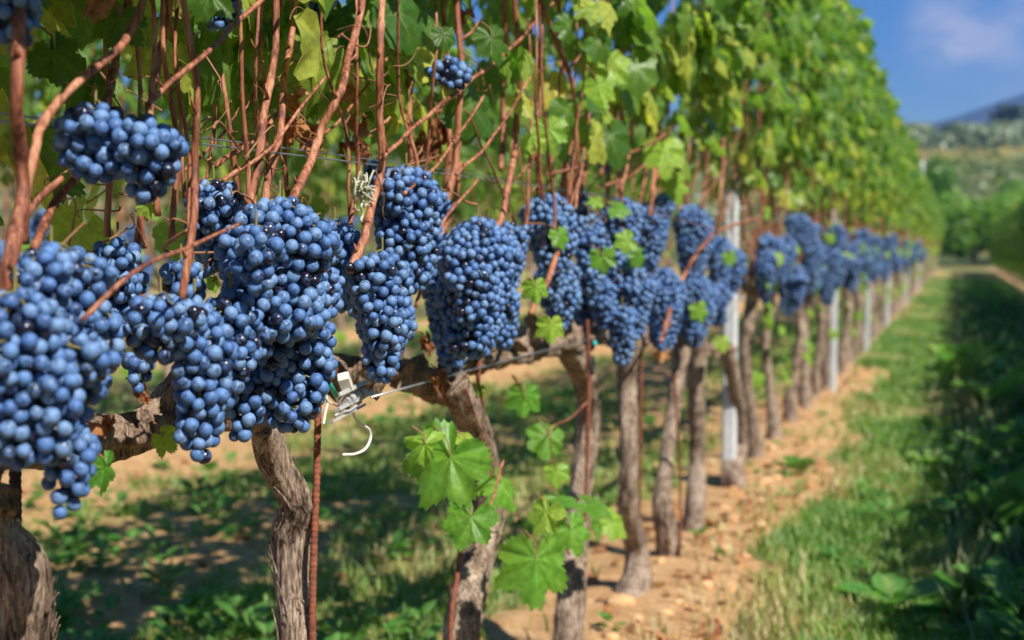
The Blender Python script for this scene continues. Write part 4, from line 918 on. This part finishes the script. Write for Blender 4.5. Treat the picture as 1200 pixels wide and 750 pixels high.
Q = [(k * n_ + j, k * n_ + (j + 1) % n_, ((k + 1) % 4) * n_ + (j + 1) % n_, ((k + 1) % 4) * n_ + j) for k in range(4) for j in range(n_)]
B.add(V, None, Q); o = ob('plastic_tube', B.data('plastic_tube', M_TEAL)); o.location = c; tag(o, 'short teal plastic tube slanting beside the ribbed rod', 'tube')
c = P(374, 455, RX + .04); B = MB()
def L(px, py, d=.0): return np.array((P(px, py, RX + .06) - c)[:]) + CV * d
B.add(*tube_arr(spline([L(394, 462, .01), L(400, 474, .012), L(413, 481, .01), (L(416, 490)), L(421, 496), L(432, 503), L(434, 514), L(428, 526), L(416, 532), L(402, 533)], 80), .0019, 8), .5)
B.add(*tube_arr(spline([L(377, 457, .006), L(386, 470, .008), L(398, 476, .008), L(410, 477, .005)], 40), .0014, 8), .5)
B.add(*tube_arr(spline([L(380, 454, .006), L(384, 470, .004), L(381, 485), L(379, 497)], 40), .0016, 8), .5)
t = np.linspace(0, 1, 90); ring = np.stack([.0065 * np.cos(t * 25) , .0065 * np.sin(t * 25), .006 - t * .012 + .001 * np.sin(t * 60)], -1); B.add(*tube_arr(ring, .0014, 8), .5)
o = ob('string', B.data('string', M_STRING)); o.location = c; tag(o, 'white string knotted on the rod, its loose end curling down', 'string')
B = MB(); c = P(694, 428, RX + .05); t = np.linspace(0, 2 * math.pi, 40); B.add(*tube_arr(np.stack([0 * t, .012 * np.cos(t), .019 * np.sin(t)], -1), .0042, 8), .5)
o = ob('rubber_tie', B.data('rubber_tie', M_BLACK)); o.location = c; tag(o, 'black rubber loop on the lower wire by the fourth trunk', 'tie')
B = MB(); c = P(697, 403, RX + .06); B.add(*tube_arr(np.array([(0, -.006, 0), (0, .006, .002)]), .005, 10), .5); o = ob('wire_clip', B.data('wire_clip', M_TEAL)); o.location = c; tag(o, 'small green clip on the lower wire', 'clip')
# ------------------------------------------------------------------ grass, weeds, clods
def blades(n, seed, xr, yr, hr, name, label, dens=lambda x, y: cover(x, y) > .44, colr=(0, 1), wid=.0022):
    rs = np.random.RandomState(seed); y = yr[0] * (yr[1] / yr[0]) ** rs.uniform(0, 1, n) if yr[0] > 0 else rs.uniform(*yr, n)
    x = rs.uniform(*xr, n); c = cover(x, y); k = dens(x, y) | (rs.uniform(0, 1, n) < .06); x, y, c = x[k], y[k], c[k]; n = len(x)
    z = ground_h(x, y); tall = .45 + .9 * fbm(x * 1.8, y * 1.8, 0., 88, 3)
    h = rs.uniform(hr[0], hr[1], n) * tall; a = rs.uniform(0, 6.283, n); le = rs.uniform(.1, .75, n) * h; w = wid * rs.uniform(.6, 1.7, n) * (1 + y / 6)
    dx, dy = np.cos(a), np.sin(a); px, py = -dy, dx
    def pt(f, s): 
        off = le * f * f
        return np.stack([x + dx * off + px * w * s, y + dy * off + py * w * s, z - .005 + h * (f - .18 * f * f * (le / h))], -1)
    V = np.stack([pt(0, -1), pt(0, 1), pt(.5, .8), pt(.5, -.8), pt(1, 0)], 1).reshape(-1, 3)
    i = np.arange(n) * 5; Q = np.stack([i, i + 1, i + 2, i + 3], -1); T = np.stack([i + 3, i + 2, i + 4], -1)
    dry = np.clip(1.0 - c + rs.normal(0, .20, n) + 1.5 * (fbm(x * 2, y * 1.2, 0., 77, 3) - .5) - .25 * np.clip((x - .0) * 3, 0, 1), 0, 1); rn = np.repeat(dry, 5)
    me = mesh(name, V, [T, Q], M_GRASS, True, {'rnd': rn, 'vein': rn * 0, 'luv': V})
    return tag(ob(name, me), label, 'grass', kind='stuff')
M_GRASS = leaf_mat('grass_blade', [(0, (.07, .17, .015)), (.3, (.12, .24, .025)), (.60, (.22, .29, .05)), (.8, (.42, .32, .13)), (1, (.50, .37, .20))], .3, (.25, .40, .04), .5)
blades(200000, 1, (-.74, 1.3), (2.6, 45), (.02, .08), 'path_grass', 'short green and straw turf on the sunny path')
blades(95000, 2, (-6.2, -.9), (2.0, 22), (.02, .08), 'alley_grass', 'patchy turf behind the trunks between the rows')
blades(34000, 3, (.0, 1.7), (2.6, 26), (.06, .22), 'rough_grass', 'tall grass at the right edge, coloured dark for the shade', lambda x, y: fbm(x * 2, y * 2, 0., 5, 2) > .36, wid=.003).data.materials[0] = leaf_mat('shade_toned_blade', [(0, (.02, .07, .010)), (.5, (.05, .11, .02)), (.85, (.14, .13, .04)), (1, (.30, .22, .10))], .2, (.12, .22, .03), .6)  # darker blade colours put the depth of the shade into this grass
blades(1400, 4, (-.5, .3), (2.6, 12), (.06, .16), 'straw_stems', 'thin dry stems standing on the bare strip', lambda x, y: fbm(x * 3, y * 3, 0., 15, 2) > .55)
def weeds(n, seed, xr, yr, name, label, size, thr=.5):
    rs = np.random.RandomState(seed); B = LeafB(); el = leaf_el
    done = 0
    while done < n:
        x, y = rs.uniform(*xr), yr[0] * (yr[1] / yr[0]) ** rs.uniform()
        if float(fbm(np.array([x * 1.6]), np.array([y * 1.6]), 0., seed, 2)[0]) < thr: continue
        z = hz(x, y); k = rs.randint(4, 9); s = rs.uniform(*size); t = rs.uniform(.15, .7)
        for q in range(k):
            a = rs.uniform(0, 6.28); up = rs.uniform(.1, .9)
            B.add(el, (x + math.cos(a) * s * .3, y + math.sin(a) * s * .3, z + s * up * .8), (-math.cos(a) * up, -math.sin(a) * up, 1), (math.cos(a), math.sin(a), up), s * rs.uniform(.6, 1.1), min(1, max(0, t + rs.normal(0, .12))))
        done += 1
    return tag(ob(name, B.data(name, M_WEED)), label, 'weeds', kind='stuff')
def el_template():
    V = [[0, 0, 0]]; pr = [(.12, .14), (.4, .34), (.7, .30), (.92, .14)]
    for v, u in pr: V += [[-u, v, .06 - .1 * v * v + .05], [0, v, -.1 * v * v], [u, v, .06 - .1 * v * v + .05]]
    V.append([0, 1.05, -.12]); T = [(0, 2, 1), (0, 3, 2)]; Q = []
    for i in range(3): a = 1 + i * 3; Q += [(a, a + 1, a + 4, a + 3), (a + 1, a + 2, a + 5, a + 4)]
    T += [(10, 11, 13), (11, 12, 13)]; V = np.array(V)
    return V, np.array(T), np.array(Q), np.where(V[:, 0] == 0, 1.0, 0.), V.copy()
leaf_el = el_template()
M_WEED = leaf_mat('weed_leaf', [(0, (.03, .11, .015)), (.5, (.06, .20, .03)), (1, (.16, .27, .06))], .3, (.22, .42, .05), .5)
weeds(420, 51, (-3.3, -1.1), (2.6, 9), 'alley_weeds', 'low broad leaved weeds in the shade behind the trunks', (.03, .07), .48)
weeds(260, 52, (-.35, .55), (2.7, 20), 'path_weeds', 'low green weeds scattered on the path', (.025, .06), .5)
weeds(620, 53, (.05, 1.6), (2.6, 24), 'shade_weeds', 'dark leafy weeds at the right edge', (.06, .15), .42)
weeds(60, 54, (-.8, -.2), (2.6, 10), 'row_weeds', 'few small weeds on the orange soil', (.02, .04), .5)
def clods():
    rs = np.random.RandomState(9); B = MB(); V0, T0, Q0 = sphere_arr(8, 6, 1.0)
    for _ in range(650):
        x = rs.choice([RX + rs.normal(.08, .15), rs.uniform(-3.4, .6)], p=[.7, .3]); y = 2.4 * (9 ** rs.uniform())
        s = rs.exponential(.008) + .004; s = min(s, .045); V = V0 * (1 + .7 * (fbm(V0[:, 0] * 1.1 + x * 9, V0[:, 1] * 1.1 + y * 9, V0[:, 2] * 1.1, 4, 3) - .5))[:, None]
        B.add(V * s * rs.uniform(.6, 1.2, 3) * np.array([1, 1, .6]) + (x, y, hz(x, y) + s * .05), T0, Q0, rs.uniform())
    o = ob('soil_clods', B.data('soil_clods', plain('orange_clod', (.50, .30, .145), .95, 0, .35, 40, .6, .1))); tag(o, 'crumbled orange clods along the foot of the row', 'soil', kind='stuff')
clods()
def litter():
    rs = np.random.RandomState(19); B = LeafB()
    for _ in range(520):
        x = rs.choice([RX + rs.normal(.1, .3), rs.uniform(-3.4, 1.2)]); y = 2.4 * (7 ** rs.uniform())
        B.add(LT_LOW[rs.randint(3)], (x, y, hz(x, y) + .015), (rs.normal(0, .4), rs.normal(0, .4), 1), (rs.normal(), rs.normal(), .2), rs.uniform(.02, .045), rs.uniform(0, 1))
    tag(ob('fallen_leaves', B.data('fallen_leaves', M_DRY)), 'brown fallen vine leaves lying on the soil', 'leaves', kind='stuff')
litter()
# weeds that stand out: broad dock rosette, tall seedlings on the path edge
def rosette(px, py, z0, n, size, name, label, seed, up=.5, tint=.6):
    d = ray(px, py); k = (z0 - CAMZ) / d.z; c = Vector((0, 0, CAMZ)) + d * k; c.z = hz(c.x, c.y)
    r = empty(name, c, label, 'weed'); rs = np.random.RandomState(seed)
    for q in range(n):
        B = LeafB(); a = q * 2.4 + rs.uniform(-.4, .4); u = up * rs.uniform(.5, 1.3); s = size * rs.uniform(.7, 1.15)
        B.add(leaf_el, (math.cos(a) * .02, math.sin(a) * .02, .01 + up * s * .3 * q / n), (-math.cos(a) * u, -math.sin(a) * u, 1), (math.cos(a), math.sin(a), u), s, min(1, max(0, tint + rs.normal(0, .15)))); ob('leaf', B.data('leaf', M_WEED), r)
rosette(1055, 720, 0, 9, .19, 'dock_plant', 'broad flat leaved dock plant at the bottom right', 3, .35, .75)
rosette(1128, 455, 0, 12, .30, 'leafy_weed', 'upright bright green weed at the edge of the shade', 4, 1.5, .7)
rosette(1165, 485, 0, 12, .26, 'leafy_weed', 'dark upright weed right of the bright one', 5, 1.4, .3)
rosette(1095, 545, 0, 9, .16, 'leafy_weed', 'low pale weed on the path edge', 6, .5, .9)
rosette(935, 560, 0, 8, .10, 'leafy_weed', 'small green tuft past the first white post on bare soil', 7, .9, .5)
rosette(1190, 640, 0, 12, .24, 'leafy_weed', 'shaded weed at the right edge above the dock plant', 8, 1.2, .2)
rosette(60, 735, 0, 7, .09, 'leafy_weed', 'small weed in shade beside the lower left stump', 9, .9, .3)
# ------------------------------------------------------------------ beyond the row: shrubs, slope, olives, house, pines
def crown(seed, w, d, h, z0, n, size, lobes=9, flat=1.0):
    rs = np.random.RandomState(seed); B = LeafB()
    C = [(rs.uniform(-.33, .33) * w, rs.uniform(-.33, .33) * d, z0 + h * rs.uniform(.22, .8)) for _ in range(lobes)]
    R_ = [rs.uniform(.16, .30) for _ in C]
    for _ in range(n):
        q = rs.randint(lobes); v = rs.normal(size=3); v /= np.linalg.norm(v); k = rs.uniform(.55, 1.05)
        p = np.array(C[q]) + v * k * R_[q] * np.array([w, d, h * flat])
        if p[2] < z0: continue
        B.add(LT_LOW[rs.randint(3)], p, v + rs.normal(0, .5, 3), (v[0], v[1], -.6 + rs.normal(0, .5)), size * rs.uniform(.6, 1.3), min(1, max(0, .1 + .09 * q + rs.normal(0, .12))))
    return B
M_SHRUB = leaf_mat('shrub_leaf', [(0, (.06, .14, .02)), (.5, (.12, .24, .03)), (1, (.20, .32, .06))], .45)
M_OLIVE = leaf_mat('olive_leaf', [(0, (.07, .10, .055)), (.5, (.13, .17, .10)), (1, (.22, .25, .15))], .15, (.2, .3, .1))
M_PINE = leaf_mat('pine_needles', [(0, (.012, .03, .010)), (.5, (.025, .055, .015)), (1, (.055, .10, .02))], .1)
def far_xy(px, dist):
    d = ray(px, 275); k = dist / math.hypot(d.x, d.y); return d.x * k, d.y * k
def shrub(px, dist, w, h, label, seed, mt, n=2200, size=.16, name='shrub', trunk=True, z0=.2, cat='shrub', group=None):
    x, y = far_xy(px, dist); r = empty(name, (x, y, hz(x, y)), label, cat, group); rs = np.random.RandomState(seed)
    f = ob('crown', crown(seed, w, w * .8, h, z0, n, size).data('crown', mt), r)
    B = MB()
    for _ in range(4):
        a = rs.uniform(0, 6.3); B.add(*trunk_arr([(0, 0, -.2), (math.cos(a) * w * .06, math.sin(a) * w * .06, z0 + h * .25), (math.cos(a) * w * .2, math.sin(a) * w * .2, z0 + h * .7)], [.02 * h, .014 * h, .005 * h], rs, 8, .2, 14, 2, 2), .5)
    ob('trunk', B.data('trunk', M_BARK), r)
shrub(1142, 80, 5.2, 4.2, 'round bright green shrub beyond the end of the rows', 1, M_SHRUB, 3600, .15)
shrub(1112, 92, 3.6, 3.6, 'olive green shrub left of the round bright shrub', 2, M_SHRUB, 2200, .2)
shrub(1188, 100, 5.5, 4.2, 'duller shrub behind the round bright shrub at the right', 3, M_SHRUB, 2400, .2)
shrub(1235, 84, 6, 5, 'tall shrub just past the right edge', 5, M_SHRUB, 1800, .2)
shrub(1070, 110, 6, 5, 'shrub behind the far end of the main row', 6, M_SHRUB, 1800, .25)
# far vineyard on the slope, mostly yellowing
def slope_rows():
    rs = np.random.RandomState(31); B = LeafB()
    for _ in range(9000):
        y = 105 + 95 * rs.uniform(); x = -60 + round(rs.uniform(0, 60)) * 2.6 + rs.normal(0, .35) + (y - 105) * .12
        B.add(LT_LOW[0], (x, y, hz(x, y) + rs.uniform(.5, 1.9)), rs.normal(0, .6, 3) + [.4, -.6, .7], (0, 0, -1), rs.uniform(.25, .5), min(1, .25 + .55 * max(0, (y - 165) / 30) + rs.normal(0, .15)) if y < 200 else .9)
    tag(ob('slope_vineyard', B.data('slope_vineyard', leaf_mat('yellowing_leaf', [(0, (.05, .085, .02)), (.5, (.10, .13, .03)), (.8, (.30, .24, .05)), (1, (.42, .28, .07))], .25))), 'yellowing vineyard on the slope beyond the shrubs', 'vineyard', kind='stuff')
slope_rows()
def grove():
    rs = np.random.RandomState(41); B = LeafB(); n = 0
    for gx in range(-14, 38):
        for gy in range(22):
            x, y = gx * 7.5 + rs.normal(0, 1), 212 + gy * 9 + rs.normal(0, 1.2)
            if x < -60 + 0 * y: continue
            z = hz(x, y); w = rs.uniform(2.2, 3.3); t = rs.uniform(.2, .8)
            for _ in range(26):
                v = rs.normal(size=3); v /= np.linalg.norm(v); B.add(LT_LOW[rs.randint(3)], (x + v[0] * w, y + v[1] * w, z + 2.6 + v[2] * w * .65), v, rs.normal(size=3), rs.uniform(.6, 1.0), min(1, max(0, t + rs.normal(0, .2))))
    tag(ob('olive_grove', B.data('olive_grove', M_OLIVE)), 'grey green olive grove covering the hillside', 'olive grove', kind='stuff')
grove()
for q, (px, w, h, mt, lab) in enumerate([(1190, 17, 12, M_PINE, 'dark umbrella pine on the hilltop at the right'), (1222, 15, 12, M_PINE, 'second dark pine at the right edge on the hilltop'), (1160, 8, 5, M_OLIVE, 'low pale tree between the house and the dark pine'),
     (1088, 11, 7.5, M_PINE, 'dark round tree on the ridge left of the pink house'), (1066, 9, 6.5, M_PINE, 'small dark tree farthest left on the ridge'), (1142, 9, 7, M_PINE, 'dark tree right behind the pink house'), (1102, 6, 3, M_PINE, 'low dark tree touching the pink house'), (1245, 22, 11, M_PINE, 'dark pine past the right edge on the hilltop'), (1040, 13, 8, M_PINE, 'dark tree on the ridge behind the main row')]):
    shrub(px, 440 + 6 * q, w, h, lab, 50 + q, mt, 1500, .8 if w > 12 else .6, 'pine_tree' if mt is M_PINE else 'olive_tree', True, h * .2, 'tree')
def house():
    x, y = far_xy(1118, 452); z = hz(x, y); r = empty('farmhouse', (x, y, z), 'pale pink farmhouse with red tiled roof on the ridge', 'house', None, R(12))
    B = MB(); B.add(*box_arr((0, 0, 2.3), np.eye(3), (5, 3, 3))); ob('wall', B.data('wall', plain('pink_render', (.50, .31, .24), .9), False), r)
    B = MB(); V = [(-5.4, -3.4, 5.2), (5.4, -3.4, 5.2), (5.4, 3.4, 5.2), (-5.4, 3.4, 5.2), (-5.4, 0, 6.8), (5.4, 0, 6.8), (-5.4, -3.4, 5.05), (5.4, -3.4, 5.05), (5.4, 3.4, 5.05), (-5.4, 3.4, 5.05)]
    B.add(V, [(0, 4, 3), (1, 2, 5)], [(0, 1, 5, 4), (2, 3, 4, 5), (6, 9, 8, 7), (0, 6, 7, 1), (1, 7, 8, 2), (2, 8, 9, 3), (3, 9, 6, 0)]); ob('roof', B.data('roof', plain('roof_tiles', (.36, .13, .07), .85, 0, .3, 2.), False), r)
    for wx in (-3.2, 0, 3.2):
        for wz in (1.5, 3.7):
            B = MB(); B.add(*box_arr((wx, -3.0, wz), np.eye(3), (.5, .05, .7))); ob('window', B.data('window', plain('dark_shutter', (.08, .10, .06), .7), False), r)
house()
x, y = far_xy(1079, 96); B = MB(); B.add(*tube_arr(np.array([(0, 0, 0), (0, 0, 3.0), (0, 0, 5.6)]), .12, 10)); o = ob('marker_pole', B.data('marker_pole', M_POST)); o.location = (x, y, hz(x, y)); tag(o, 'pale pole standing beyond the end of the main row', 'pole')
# ------------------------------------------------------------------ haze
def haze():
    x0, x1, y0, y1, z0, z1 = -3100, 3100, -2700, 2750, -62, 470
    V = [(x, y, z) for x in (x0, x1) for y in (y0, y1) for z in (z0, z1)]
    F = np.array([(0, 1, 3, 2), (4, 6, 7, 5), (0, 4, 5, 1), (2, 3, 7, 6), (0, 2, 6, 4), (1, 5, 7, 3)])
    m = bpy.data.materials.new('haze'); m.use_nodes = True; n = m.node_tree.nodes; n.clear(); out = n.new('ShaderNodeOutputMaterial'); v = n.new('ShaderNodeVolumePrincipled')
    v.inputs['Color'].default_value = (.17, .36, 1, 1); v.inputs['Density'].default_value = 3.2e-4; v.inputs['Anisotropy'].default_value = .2
    m.node_tree.links.new(v.outputs[0], out.inputs['Volume'])
    tag(ob('haze', mesh('haze', V, F, m, False)), 'thin blue distance haze', 'haze', kind='stuff')
haze()
for t, kids in TM:                    # the templates themselves
    for k in kids: bpy.data.objects.remove(k)
    bpy.data.objects.remove(t)
